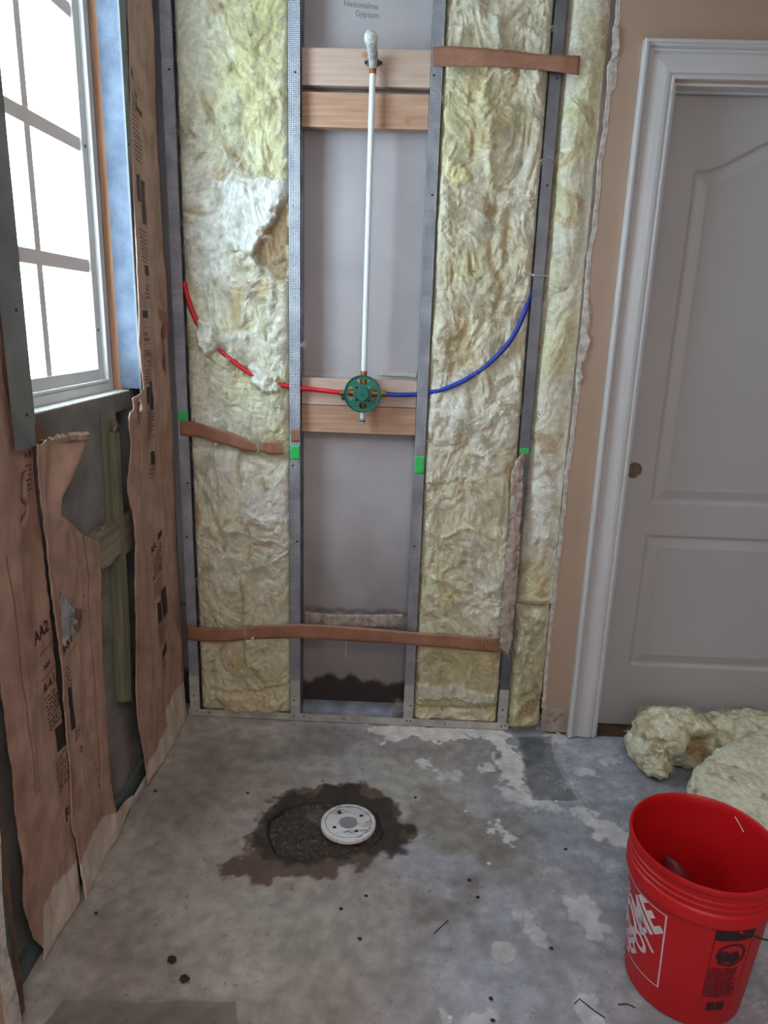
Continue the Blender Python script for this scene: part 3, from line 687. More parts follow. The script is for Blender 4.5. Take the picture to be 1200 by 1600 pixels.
    for k in range(n_t):
        i = rng.integers(3, ny - 3); j = rng.integers(2, nx - 2)
        a = rng.normal(0.2, 1.2) + math.pi * rng.integers(0, 2) + 1.2 * q1[i, j] * 2
        m_ = rng.integers(5, 26); sp = rng.uniform(.003, .014); ln = rng.uniform(*fibl)
        for q in range(m_):
            ii = int(np.clip(i + rng.normal() * sp / res, 1, ny - 2)); jj = int(np.clip(j + rng.normal() * sp / res, 1, nx - 2))
            P.append((X[ii, jj], Y[ii, jj] - 0.0008, Z[ii, jj])); aa = a + rng.normal() * 0.28
            D.append((math.cos(aa), -0.15, math.sin(aa))); L.append(ln * rng.uniform(.5, 1.2))
    P = np.array(P); D = np.array(D); L = np.array(L)
    # keep the strands inside the bay
    room = np.where(D[:, 0] > 0, x1 + .01 - P[:, 0], P[:, 0] - x0 + .01) / np.maximum(np.abs(D[:, 0]) / np.linalg.norm(D, axis=1), .05)
    L = np.minimum(L, np.maximum(room, 0.006))
    V, F = strands(P, D, L, rng.uniform(.00022, .00060, len(P)), 0.55, 8, (0, -1, 0), 0.12)
    o = link_mesh('loose_fibres', V, F, 'fibre', t); o['kind'] = 'stuff'
    for f in features:                 # pulled strands along the white ridges
        if f[0] == 'line' and f[3] is not None and f[2] > 0:
            A = np.array(f[1]); n_ = 70; sg = rng.integers(0, len(A) - 1, n_); tt = rng.random(n_)[:, None]
            q = A[sg] * (1 - tt) + A[sg + 1] * tt; dr = A[sg + 1] - A[sg]; dr /= np.linalg.norm(dr, axis=1)[:, None] + 1e-9
            q = q + rng.normal(size=q.shape) * f[5] * .6; q[:, 0] = np.clip(q[:, 0], x0 + .005, x1 - .005)
            ii = np.clip(((q[:, 1] - z0) / res).astype(int), 0, ny - 1); jj = np.clip(((q[:, 0] - x0) / (x1 - x0) * nx).astype(int), 0, nx - 1)
            V, F = strands(np.stack([q[:, 0], Y[ii, jj] - .001, q[:, 1]], -1), np.stack([dr[:, 0], dr[:, 0] * 0 - .05, dr[:, 1]], -1) + rng.normal(size=(n_, 3)) * .2, rng.uniform(.015, .05, n_), rng.uniform(.0003, .0008, n_), .5, 7, (0, -1, 0), .1)
            PV.append(V); PF.append(F + voff[0]); voff[0] += len(V)
    V, F = locks(X, Y, Z, nlock, x0, x1, res); PV.append(V); PF.append(F + voff[0]); voff[0] += len(V)
    if PV:
        o = link_mesh('pulled_strands', np.concatenate(PV), np.concatenate(PF), 'lock', t); o['kind'] = 'stuff'
    BATT[seed] = (X, Y, Z)
    return t
WH, YL, BR, TN = S(246, 246, 240), S(220, 212, 140), S(160, 124, 82), S(200, 174, 128)

def lumpy(k): return 0
batt(-0.7772, -0.4132, 0.008, 2.8, 2.524, 3, 'wide torn yellow insulation batt at the left, with the red pipe across it', features=[
    ('poly', [(-0.6158, 2.5008), (-0.4157, 2.5042), (-0.4182, 1.9733), (-0.5238, 2.0095), (-0.5820, 2.2342)], -0.004, YL, 0.5, 0.03, 0.06),
    ('line', [(-0.6897, 2.2320), (-0.6673, 2.1583), (-0.6271, 2.1027), (-0.5757, 2.0563), (-0.5552, 2.0242)], -0.014, TN, 0.6, 0.008),
    ('poly', [(-0.6362, 1.9742), (-0.5198, 1.9963), (-0.4106, 1.9797), (-0.4107, 1.9507), (-0.4577, 1.8909), (-0.5014, 1.8105), (-0.5347, 1.7491), (-0.5779, 1.7520), (-0.6261, 1.8071), (-0.6410, 1.8862)], 0.018, WH, 0.9, 0.014, 0.03),
    ('poly', [(-0.7210, 1.5358), (-0.6704, 1.5268), (-0.6616, 1.4520), (-0.6963, 1.4162), (-0.7332, 1.4497)], 0.034, WH, 0.6, 0.008, 0.012),
    ('poly', [(-0.5559, 1.3792), (-0.5198, 1.3870), (-0.4529, 1.3496), (-0.4488, 1.3010), (-0.5076, 1.2990), (-0.5477, 1.3354)], 0.032, WH, 0.6, 0.008, 0.012),
    ('poly', [(-0.7550, 1.8826), (-0.6263, 1.9055), (-0.6108, 1.6853), (-0.7426, 1.6609)], 0.006, WH, 0.4, 0.03, 0.03),
    ('line', [(-0.7734, 1.8856), (-0.7201, 1.8671), (-0.6442, 1.8790)], -0.01, TN, 0.4, 0.006),
    ('poly', [(-0.4140, 1.9480), (-0.4528, 1.8939), (-0.4967, 1.8168), (-0.5325, 1.7468), (-0.5027, 1.6941), (-0.4152, 1.6717)], -0.024, BR, 0.8, 0.008, 0.012),
    ('line', [(-0.5283, 1.7391), (-0.5158, 1.7088), (-0.5339, 1.6672), (-0.5566, 1.6250), (-0.5711, 1.5616), (-0.5762, 1.5296)], 0.012, WH, 0.95, 0.007),
    ('line', [(-0.5028, 1.7092), (-0.4729, 1.6690), (-0.4735, 1.6066), (-0.4836, 1.5005), (-0.4395, 1.4589)], 0.009, WH, 0.85, 0.007),
    ('line', [(-0.7104, 1.6828), (-0.6804, 1.6005), (-0.6727, 1.4946), (-0.6626, 1.4626), (-0.5727, 1.4870)], 0.010, WH, 0.8, 0.012),
    ('poly', [(-0.7070, 1.4720), (-0.6170, 1.4963), (-0.4169, 1.5451), (-0.4130, 1.4164), (-0.4630, 1.3267), (-0.6192, 1.4097)], 0.003, WH, 0.5, 0.02, 0.03),
    ('poly', [(-0.5880, 1.3003), (-0.4181, 1.2837), (-0.4139, 1.1934), (-0.5343, 1.1201), (-0.6251, 1.1859)], 0.006, S(240, 238, 214), 0.7, 0.02, 0.02),
    ('line', [(-0.7735, 1.6395), (-0.7481, 1.5605), (-0.7191, 1.5060)], -0.016, None, 0, 0.012),
    ('line', [(-0.6763, 1.4514), (-0.6523, 1.4326), (-0.5640, 1.3654), (-0.5417, 1.3529)], -0.020, None, 0, 0.014),
    ('line', [(-0.4720, 1.3309), (-0.4134, 1.3195)], -0.018, None, 0, 0.010),
    ('line', [(-0.8076, 1.1068), (-0.7029, 1.0872), (-0.5625, 1.0806), (-0.4694, 1.0486)], -0.012, None, 0, 0.010),
    ('poly', [(-0.5841, 0.9531), (-0.4431, 0.9586), (-0.4202, 0.8383), (-0.4920, 0.7860), (-0.5867, 0.8316)], 0.006, WH, 0.6, 0.02, 0.02),
    ('line', [(-0.6357, 0.7801), (-0.5403, 0.7592), (-0.4685, 0.7497), (-0.4088, 0.7146)], 0.007, WH, 0.6, 0.006),
    ('line', [(-0.7374, 0.9472), (-0.6933, 0.8518), (-0.6477, 0.7797)], 0.008, WH, 0.5, 0.006),
    ('line', [(-0.5906, 0.5942), (-0.5887, 0.4508), (-0.5834, 0.3442), (-0.5781, 0.2355), (-0.5430, 0.2234)], 0.018, S(226, 214, 178), 0.85, 0.007),
    ('line', [(-0.7763, 0.5583), (-0.7436, 0.4416), (-0.7401, 0.4018)], 0.010, WH, 0.5, 0.006),
    ('line', [(-0.6156, 0.6169), (-0.5179, 0.6467), (-0.4208, 0.7015)], 0.009, WH, 0.55, 0.006),
    ('poly', [(-0.8180, 0.5879), (-0.4197, 0.6052), (-0.4223, 0.0092), (-0.8437, -0.0126)], -0.002, S(196, 178, 128), 0.35, 0.05, 0.05),
    ('line', [(-0.7295, 0.1194), (-0.6277, 0.1047), (-0.5253, 0.1240), (-0.4234, 0.1571)], -0.014, TN, 0.7, 0.006),
    ('poly', [(-0.7045, 0.1009), (-0.5513, 0.0944), (-0.4494, 0.0712), (-0.4754, 0.0242), (-0.6811, 0.0251)], 0.012, S(214, 196, 160), 0.6, 0.01, 0.01)],
    bulge=0.018, rough=1.05, nf=330)
batt(0.0735, 0.4073, 0.008, 2.8, 2.522, 21, 'wide yellow insulation batt right of the pipe bay, crossed by the blue pipe', features=[
    ('line', [(0.2599, 1.9122), (0.2590, 1.7727), (0.3077, 1.6925), (0.2936, 1.5880)], -0.014, TN, 0.7, 0.012),
    ('line', [(0.3019, 1.9133), (0.3168, 1.8545), (0.3123, 1.7742)], -0.010, TN, 0.6, 0.012),
    ('line', [(0.2291, 2.4566), (0.2426, 2.4051), (0.2412, 2.3703)], 0.013, WH, 0.8, 0.008),
    ('line', [(0.3151, 2.3422), (0.3567, 2.3167), (0.3788, 2.2906), (0.3704, 2.2727)], 0.018, WH, 0.8, 0.008),
    ('line', [(0.2851, 2.2172), (0.3263, 2.2036)], 0.012, WH, 0.8, 0.005),
    ('line', [(0.2076, 2.2812), (0.2137, 2.1910), (0.2355, 2.0806), (0.2483, 1.9863)], 0.012, S(238, 232, 190), 0.6, 0.010),
    ('line', [(0.1739, 2.2446), (0.1947, 2.1723), (0.1844, 2.0794)], -0.012, TN, 0.5, 0.010),
    ('poly', [(0.1034, 2.0587), (0.1664, 2.0375), (0.1794, 1.9941), (0.1179, 1.9831)], 0.010, S(236, 226, 160), 0.7, 0.01, 0.01),
    ('poly', [(0.1348, 1.4980), (0.2098, 1.5325), (0.2380, 1.4364), (0.1418, 1.3675)], -0.008, TN, 0.6, 0.012, 0.02),
    ('line', [(0.2227, 1.3259), (0.2336, 1.2590), (0.2325, 1.1677), (0.2125, 1.1208)], -0.012, TN, 0.6, 0.010),
    ('poly', [(0.2779, 1.3075), (0.3785, 1.4419), (0.4146, 1.1317), (0.3112, 1.1508)], 0.006, WH, 0.4, 0.02, 0.02),
    ('line', [(0.1485, 0.7877), (0.2169, 0.8274), (0.2632, 0.8366), (0.3362, 0.7955)], 0.010, S(240, 228, 196), 0.8, 0.006),
    ('line', [(0.2183, 0.8029), (0.2267, 0.7414), (0.2130, 0.6907), (0.1437, 0.6498), (0.1331, 0.6239)], 0.009, S(240, 232, 206), 0.8, 0.007),
    ('line', [(0.0846, 0.6345), (0.1815, 0.6133), (0.2820, 0.5405)], 0.006, WH, 0.4, 0.008),
    ('poly', [(0.0700, 0.4170), (0.3944, 0.3516), (0.4085, 0.0892), (0.0649, 0.0573)], 0.0, S(186, 168, 108), 0.5, 0.02, 0.03),
    ('poly', [(0.0674, 0.1788), (0.2041, 0.1912), (0.3935, 0.1507), (0.3831, 0.1222), (0.2074, 0.1301), (0.0697, 0.1231)], 0.010, S(226, 220, 208), 0.85, 0.005, 0.02),
    ('line', [(0.0713, 0.0862), (0.2113, 0.0819), (0.4074, 0.1033)], -0.016, TN, 0.5, 0.005)],
    bulge=0.02, rough=1.0, nf=330, basec=S(232, 224, 198))
batt(0.4445, 0.583, 0.525, 2.8, 2.508, 41, 'narrow upper insulation batt between the dark stud and the broken plasterboard', features=[
    ('poly', [(0.4583, 0.9957), (0.5449, 1.0459), (0.5440, 0.8072), (0.4882, 0.7803)], 0.008, WH, 0.6, 0.02, 0.02)],
    bulge=0.024, rough=0.5, nf=110, basec=S(236, 232, 212), nlock=40, edge_jit=.003, edge_drop=.045, roundness=2.6, fibl=(.008, .03))
batt(0.4445, 0.577, 0.0, 0.522, 2.514, 57, 'short lower insulation piece beside the door wall, ragged at its foot', features=[
    ('poly', [(0.4494, 0.6123), (0.5403, 0.6086), (0.5453, 0.5524), (0.4628, 0.5357)], 0.0, YL, 0.8, 0.02, 0.02),
    ('poly', [(0.4828, 0.1582), (0.5470, 0.2165), (0.5714, 0.1627), (0.5478, 0.0638), (0.4857, 0.0606)], -0.012, S(170, 140, 86), 0.8, 0.008, 0.01),
    ('line', [(0.5715, 0.1959), (0.5028, 0.1373), (0.4600, 0.0513), (0.4626, 0.0175)], 0.014, S(228, 226, 170), 0.8, 0.010)],
    bulge=0.016, rough=1.3, nf=90, basec=S(216, 208, 170), nlock=25, edge_jit=.004, edge_drop=.04, roundness=3.4)
# wool standing clear of the faces: long pulled wisps
def wisp(px, label, L=0.06, n=26, spread=0.004, dirn=(1, -.2, -.3), r=.0004):
    P = np.array(px) + rng.normal(size=(n, 3)) * np.array([spread, .0015, spread]); D = np.array(dirn) + rng.normal(size=(n, 3)) * .16
    V, F = strands(P, D, rng.uniform(.5, 1.1, n) * L, r, 0.3, 8, (0, -1, 0), 0.05)
    o = link_mesh('wool_wisp', V, F, 'fibre'); setp(o, label, 'wool wisp')
bz = (-0.4263, 1.6742); wisp((bz[0], 2.494, bz[1]), 'thin white wool thread caught on the stud beside the torn white tuft', .05, 14, .0015, (1, -.1, .25))
bz = (-0.4078, 0.7538); wisp((bz[0] - .03, 2.494, bz[1]), 'pale wool wisp lying across the stud left of the pipe bay, low down', .055, 40, .003, (1, -.1, .05))
bz = (-0.3728, 1.4610); wisp((bz[0] - .004, 2.505, bz[1]), 'small white wool tuft on the right edge of the stud, above the red pipe', .03, 40, .002, (1, -.2, .3))

# ============================================================ BLOCKING, PIPES, VALVE
def board(z0, z1, y0, mat, label, x0=-0.374, x1=0.0355, knots=()):
    t = thing('wood_block', ((x0 + x1) / 2, y0, z0), label, 'wood board', 'wood boards between the studs of the pipe bay')
    G().box(x0, x1, y0, y0 + .038, z0, z1, .0015).obj('board', mat, t)
    for kx, kz, kr in knots:
        G().lathe((kx, y0 - .0001, kz), [(0, -.0006), (kr * .6, -.0008), (kr, 0)], 'y', 14).obj('knot', 'ink2' if kr < .004 else 'wstrip', t)
    return t
board(2.274, 2.380, 2.532, 'pine', 'topmost pinkish wood board behind the shower pipe elbow', knots=[(-.175, 2.362, .010)])
board(2.153, 2.255, 2.532, 'pine2', 'knotty orange wood board just under the topmost one', knots=[(-.03, 2.175, .011), (-.115, 2.165, .005), (-.11, 2.205, .004)])
board(1.256, 1.350, 2.534, 'pine', 'pinkish wood board right behind the green shower valve')
board(1.158, 1.254, 2.532, 'pine2', 'orange stained wood board below the green shower valve', knots=[(-.19, 1.21, .006)])
o = G().prism(ragged([(-0.1080, 1.3631), (0.0075, 1.3624), (0.0308, 1.3586), (0.0302, 1.3722), (-0.0392, 1.3790), (-0.0945, 1.3772)], .001, 3), 'xz', 2.586, 2.594).obj('dried_compound', 'caulk')
setp(o, 'crumbly ridge of dried white compound on top of the board behind the valve', 'compound')

vx, vz = -0.153, 1.306
t = thing('shower_valve', (vx, 2.478, vz), 'round green plastic shower valve with brass body between red and blue pipes', 'shower valve')
# green guard: disc with four windows
nr, na = 22, 120
rr = np.linspace(0.0, 0.0635, nr); g = G(); R0 = rr
def open_(r, a):
    d = math.degrees(a) % 360
    for c_, hw in ((90, 27), (270, 26)):
        if abs((d - c_ + 180) % 360 - 180) < hw * (0.72 + (r - .034) * 9) and .033 < r < .052: return True
    for c_, hw in ((0, 29), (180, 29)):
        if abs((d - c_ + 180) % 360 - 180) < hw and .034 < r < .050: return True
    return False
for layer, yy in ((0, -.004), (1, .004)): pass
V = []; F = []
for L_, yy in enumerate((2.466, 2.472)):
    for r in R0:
        for k in range(na): V.append((vx + r * math.cos(2 * math.pi * k / na), yy, vz + r * math.sin(2 * math.pi * k / na)))
idx = lambda L_, i, k: L_ * nr * na + i * na + k % na
keep = [[not open_((R0[i] + R0[i + 1]) / 2, 2 * math.pi * (k + .5) / na) for k in range(na)] for i in range(nr - 1)]
for i in range(nr - 1):
    for k in range(na):
        if not keep[i][k]: continue
        F.append((idx(0, i, k), idx(0, i, k + 1), idx(0, i + 1, k + 1), idx(0, i + 1, k)))
        F.append((idx(1, i, k), idx(1, i + 1, k), idx(1, i + 1, k + 1), idx(1, i, k + 1)))
        if i == nr - 2 or not keep[i + 1][k]: F.append((idx(0, i + 1, k), idx(0, i + 1, k + 1), idx(1, i + 1, k + 1), idx(1, i + 1, k)))
        if i > 0 and not keep[i - 1][k]: F.append((idx(0, i, k), idx(1, i, k), idx(1, i, k + 1), idx(0, i, k + 1)))
        for kk, e in ((k - 1, k), (k + 1, k + 1)):
            if not keep[i][kk % na]: F.append((idx(0, i, e), idx(0, i + 1, e), idx(1, i + 1, e), idx(1, i, e)))
link_mesh('valve_guard', V, F, 'green', t, smooth=False)
G().lathe((vx, 2.466, vz), [(.0235, 0), (.0235, -.018), (.022, -.0205), (.004, -.0205), (.003, -.018), (0, -.018)], 'y', 40).obj('valve_cap', 'green', t, smooth=True)
G().lathe((vx, 2.466, vz), [(.0635, .001), (.0645, -.002), (.0625, -.004), (.0600, -.001)], 'y', 60).obj('guard_rim', 'green', t, smooth=True)
g = G(); g.lathe((vx, 2.474, vz), [(0, 0), (.026, 0), (.026, .044), (0, .044)], 'y', 32)
for dx, dz in ((1, 0), (-1, 0), (0, 1), (0, -1)):
    p0 = Vector((vx, 2.50, vz)); d = Vector((dx, 0, dz)); g.tube([p0 + d * .015, p0 + d * .048, p0 + d * .0485, p0 + d * .062], [.014, .014, .011, .011], 20)
g.obj('brass_body', 'brass', t, smooth=True)
for k, (a, b) in enumerate(((45, .032), (225, .03), (315, .032), (135, .031))):
    G().lathe((vx + b * math.cos(math.radians(a)), 2.466, vz + b * math.sin(math.radians(a))), [(0, -.003), (.003, -.0026), (.0042, 0)], 'y', 12).obj('guard_screw', 'screw' if k else 'steels', t)
# lower outlet stub
G().tube([(vx - .001, 2.50, vz - .055), (vx - .001, 2.50, vz - .092)], .0082, 20).obj('outlet_stub', 'pipe', t, smooth=True)
g = G(); g.tube([(vx - .001, 2.50, vz - .088), (vx - .001, 2.50, vz - .106)], .0098, 20); g.obj('crimp_ring', 'greyt', t, smooth=True)
G().tube([(vx - .001, 2.50, vz - .096), (vx - .001, 2.50, vz - .100)], .0104, 20).obj('ring_band', 'black', t, smooth=True)

# white riser with top elbow
t = thing('shower_riser', (-.15, 2.50, vz + .06), 'white vertical shower pipe rising from the green valve to a taped elbow', 'pipe')
rx0, rx1 = -0.152, -0.146
G().tube([(rx0, 2.50, vz + .074), (rx1, 2.502, 2.306)], .0098, 24).obj('riser_pipe', 'pipe', t, smooth=True)
G().tube([(rx0, 2.50, vz + .058), (rx0, 2.50, vz + .076)], .0112, 24).obj('crimp_ring', 'copper', t, smooth=True, label='copper ring at the foot of the white pipe')
G().tube([(rx1, 2.502, 2.300), (rx1, 2.502, 2.318)], .0112, 24).obj('crimp_ring', 'copper', t, smooth=True, label='copper ring at the top of the white pipe')
g = G(); g.tube([(rx1, 2.502, 2.314), (rx1, 2.502, 2.335), (rx1, 2.494, 2.349), (rx1, 2.476, 2.353), (rx1, 2.45, 2.353)], [.012, .0145, .016, .016, .0155], 20)
for s in (-1, 1): g.lathe((rx1 + s * .021, 2.522, 2.338), [(0, 0), (.007, 0), (.008, .004), (.008, .010), (0, .010)], 'y', 14); g.box(rx1 - .02, rx1 + .02, 2.512, 2.531, 2.330, 2.346, .002)
el = g.obj('elbow', 'greyt', t, smooth=True)
for s in (-1, 1): G().lathe((rx1 + s * .023, 2.521, 2.338), [(0, -.002), (.004, -.0015), (.0055, 0)], 'y', 12).obj('elbow_screw', 'black', el)
G().tube([(rx1, 2.462, 2.353), (rx1, 2.44, 2.353), (rx1 - .0005, 2.41, 2.355), (rx1 - .001, 2.385, 2.357), (rx1 - .001, 2.368, 2.358), (rx1 - .001, 2.360, 2.358)], [.0158, .0155, .0165, .0205, .0185, .007], 24).obj('taped_nipple', 'tape', t, smooth=True, label='pipe end wrapped in white tape')

def pex(name, pts, mat, label, r=.0083):
    P = [Vector(p) for p in pts]; out = []
    for i in range(len(P) - 1):
        p0, p1, p2, p3 = P[max(i - 1, 0)], P[i], P[i + 1], P[min(i + 2, len(P) - 1)]
        for k in range(8):
            s = k / 8; out.append(0.5 * ((2 * p1) + (-p0 + p2) * s + (2 * p0 - 5 * p1 + 4 * p2 - p3) * s * s + (-p0 + 3 * p1 - 3 * p2 + p3) * s ** 3))
    out.append(P[-1]); t = thing(name, tuple(P[0]), label, 'pipe')
    G().tube(out, r, 18).obj('pipe', mat, t, smooth=True); return t
def at(y, pts): return [(x, yy if yy else y, z) for (x, z), yy in zip(pts, y)]
rp = at([2.50, 2.50, 2.512, 2.513, 2.508, 2.503, 2.501, 2.500, 2.498, 2.499, 2.502, 2.510], [(vx - .068, 1.304)] + [(-0.2600, 1.3069), (-0.3276, 1.3113), (-0.3908, 1.3158), (-0.4405, 1.3231), (-0.4856, 1.3327), (-0.5640, 1.3676), (-0.6522, 1.4348), (-0.7148, 1.5019), (-0.7439, 1.5564), (-0.7616, 1.6085), (-0.7748, 1.6603)])
t = pex('red_water_pipe', rp, 'red', 'red flexible water pipe running left from the green valve across the insulation')
G().tube([(vx - .080, 2.50, 1.304), (vx - .066, 2.50, 1.304)], .0112, 20).obj('crimp_ring', 'brass', t, smooth=True)
G().lathe((vx - .069, 2.492, 1.286), [(0, -.006), (.006, -.005), (.0075, 0), (.006, .006), (0, .006)], 'y', 14).obj('ring_tab', 'black', t, smooth=True)
bp = at([2.50, 2.500, 2.512, 2.513, 2.502, 2.492, 2.488, 2.488, 2.489, 2.492, 2.502, 2.520, 2.530, 2.530], [(vx + .070, 1.306)] + [(-0.0350, 1.3034), (0.0277, 1.3056), (0.0721, 1.3138), (0.1207, 1.3265), (0.1751, 1.3504), (0.2285, 1.3828), (0.2809, 1.4258), (0.3317, 1.4812), (0.3662, 1.5417), (0.3911, 1.6074), (0.4106, 1.6821), (0.4300, 1.7758), (0.4291, 2.4086)])
t = pex('blue_water_pipe', bp, 'blue', 'blue flexible water pipe curving up right from the green valve to the dark stud')
G().tube([(vx + .066, 2.50, 1.306), (vx + .081, 2.50, 1.306)], .0112, 20).obj('crimp_ring', 'brass', t, smooth=True)

# ============================================================ STRAPS
def strap(name, top, bot, ys, mat, label, cat='strap', th=.0012, wob=.0012, group=None):
    n = 60
    T = np.array(top); B = np.array(bot); tt = np.linspace(0, 1, len(T)); q = np.linspace(0, 1, n)
    f = lambda A, j: np.interp(q, tt, A[:, j])
    yy = np.interp(q, np.linspace(0, 1, len(ys)), ys)
    rows = []
    for v in np.linspace(0, 1, 6):
        x = f(T, 0) * (1 - v) + f(B, 0) * v; z = f(T, 1) * (1 - v) + f(B, 1) * v
        rows.append(np.stack([x, yy + wob * (fbm(q * 9, v * 2, len(label), 3)) , z + .0012 * fbm(q * 12, v, 3, 2)], -1))
    Pf = np.stack(rows, 0); Pb = Pf.copy(); Pb[..., 1] += th
    V, F, _ = closed_sheet(Pf, Pb); o = link_mesh(name, V, F, mat, smooth=False)
    return setp(o, label, cat, group)
strap('paper_strap', [(0.0382, 2.3771), (0.0856, 2.3780), (0.1649, 2.3725), (0.2835, 2.3678), (0.3828, 2.3575), (0.4911, 2.3544)], [(0.0407, 2.3245), (0.0886, 2.3220), (0.1681, 2.3218), (0.2872, 2.3206), (0.3867, 2.3138), (0.4925, 2.3018)], [2.4985, 2.492, 2.486, 2.480, 2.482, 2.486, 2.476, 2.476], 'strap', 'short brown strap across the top of the right insulation, ending past the dark stud')
strap('paper_strap', [(-0.8162, 0.3925), (-0.7190, 0.3943), (-0.5947, 0.4001), (-0.4090, 0.4167), (-0.3720, 0.4210), (-0.1507, 0.4180), (0.0455, 0.4139), (0.1923, 0.4101), (0.3884, 0.3927)], [(-0.8187, 0.3331), (-0.7210, 0.3351), (-0.5959, 0.3437), (-0.4092, 0.3605), (-0.3720, 0.3596), (-0.1494, 0.3567), (0.0476, 0.3606), (0.1953, 0.3542), (0.3925, 0.3368)], [2.4965, 2.485, 2.482, 2.4960, 2.4960, 2.4975, 2.4975, 2.4960, 2.484, 2.479, 2.484, 2.4950], 'strap', 'long brown strap low across four studs and the pipe bay')
strap('paper_strap', [(-0.8038, 1.1878), (-0.7375, 1.1810), (-0.6805, 1.1670), (-0.6280, 1.1574), (-0.5778, 1.1386), (-0.5323, 1.1125)], [(-0.8063, 1.1326), (-0.7395, 1.1281), (-0.6821, 1.1163), (-0.6294, 1.1044), (-0.5789, 1.0900), (-0.5281, 1.0848)], [2.4985, 2.496, 2.484, 2.480, 2.482, 2.486], 'strap', 'torn brown strap curling over the left insulation below the red pipe')
strap('paper_strap', [(-0.5208, 1.1238), (-0.4841, 1.1275), (-0.4360, 1.1315)], [(-0.5191, 1.0893), (-0.4801, 1.0791), (-0.4341, 1.0808)], [2.482, 2.478, 2.480], 'strap', 'small torn end of brown strap beside the stud left of the pipe bay', wob=.003)
strap('paper_strap', [(-0.4067, 1.1712), (-0.3929, 1.1717), (-0.3769, 1.1746)], [(-0.4068, 1.1252), (-0.3930, 1.1234), (-0.3769, 1.1263)], [2.4982, 2.4982], 'strap', 'scrap of brown strap stuck on the stud above its green mark')
strap('paper_strap', [(-0.3695, 0.4325), (-0.2580, 0.4267), (-0.1065, 0.4336), (0.0193, 0.4393)], [(-0.3694, 0.3723), (-0.2574, 0.3747), (-0.1050, 0.3790), (0.0215, 0.3822)], [2.588, 2.585, 2.584, 2.588], 'dustp', 'dusty brown paper strip on the gypsum behind the low strap')
# wool fluff on that rear strip
P = []; D = []
for cx, n in ((500, 30), (535, 60), (560, 40), (595, 25), (620, 80), (628, 70), (612, 40)):
    bx = -.374 + (cx - 472) / 160 * .40
    for k in range(n): P.append((bx + rng.normal() * .012, 2.582, .408 + rng.normal() * .010)); a = rng.uniform(0, 6.28); D.append((math.cos(a), -.3, math.sin(a)))
V, F = strands(np.array(P), np.array(D), rng.uniform(.012, .035, len(P)), .0004, .5, 6, (0, -1, 0), .1)
setp(link_mesh('loose_fluff', V, F, 'fluff'), 'white wool fluff stuck on the dusty strip behind the low strap', 'wool fluff', kind='stuff')
P = []; D = []
for k in range(220): P.append((.02 + rng.normal() * .010, 2.555 + rng.normal() * .012, .048 + abs(rng.normal()) * .012)); a = rng.uniform(0, 6.28); D.append((math.cos(a), -.4, math.sin(a)))
V, F = strands(np.array(P), np.array(D), rng.uniform(.012, .03, len(P)), .0005, .5, 6, (0, -1, 0), .1)
setp(link_mesh('loose_fluff', V, F, 'fluff'), 'grey white fluff on the floor track in the corner of the pipe bay', 'wool fluff', kind='stuff')
# torn dusty strip hanging on the dark stud
l_ = [(0.3956, 1.0917), (0.3814, 1.0401), (0.3882, 0.9223), (0.3909, 0.8259), (0.3867, 0.7272), (0.3890, 0.6015), (0.3847, 0.4983), (0.3899, 0.3935), (0.3947, 0.3617)]; r_ = [(0.4242, 1.1295), (0.4245, 1.0417), (0.4318, 0.9240), (0.4304, 0.8275), (0.4382, 0.7294), (0.4364, 0.6036), (0.4350, 0.5006), (0.4359, 0.3956), (0.4278, 0.3419)]
n = 150; q = np.linspace(0, 1, n); L_ = np.array(l_); R_ = np.array(r_); tt = np.linspace(0, 1, len(L_)); rows = []
for v in np.linspace(0, 1, 12):
    x = np.interp(q, tt, L_[:, 0]) * (1 - v) + np.interp(q, tt, R_[:, 0]) * v; z = np.interp(q, tt, L_[:, 1]) * (1 - v) + np.interp(q, tt, R_[:, 1]) * v
    rows.append(np.stack([x + .004 * fbm(q * 26, v * 0, 3, 3), 2.486 + .004 * fbm(q * 14, v * 3, 6, 4) - .004 * np.sin(v * 3.1), z], -1))
Pf = np.stack(rows, 0); Pb = Pf.copy(); Pb[..., 1] += .0016
V, F, _ = closed_sheet(Pf, Pb)
t = thing('torn_paper_strip', tuple(Pf.reshape(-1, 3).mean(0) * [1, 1, 0] + [0, 0, Pf[..., 2].min()]), 'ragged dusty brown paper strip hanging down the dark stud above the low strap', 'paper strip')
link_mesh('paper', V, F, 'dustp', t)
P = []; D = []
for k in range(520):
    s = rng.integers(20, n - 2); s = int(s * .5 + n * .5) if rng.random() < .6 else s; v = rng.random(); p = Pf[int(v * 11), s]
    P.append(p + [rng.normal() * .004, -.002, rng.normal() * .004]); a = rng.normal(-1.3, 1.2); D.append((math.cos(a), -.25, math.sin(a)))
V, F = strands(np.array(P), np.array(D), rng.uniform(.012, .045, len(P)), .0004, .45, 7, (0, -1, 0), .1)
o = link_mesh('clinging_fibres', V, F, 'fluff', t); o['kind'] = 'stuff'
# zip tie
z_ = 1.70
t = thing('zip_tie', (.42, 2.497, (0.4032, 1.7144)[1]), 'thin white zip tie round the dark stud and blue pipe', 'zip tie')
zt = (0.4032, 1.7144)[1]; g = G(); g.tube([(.365, 2.484, zt + .006), (.395, 2.490, zt + .003), (.407, 2.496, zt), (.4445, 2.4965, zt - .001), (.456, 2.502, zt - .001)], .0016, 8); g.obj('tail', 'vinyl', t, smooth=True)
G().box(.402, .409, 2.491, 2.4985, zt - .004, zt + .004, .001).obj('tie_head', 'vinyl', t)

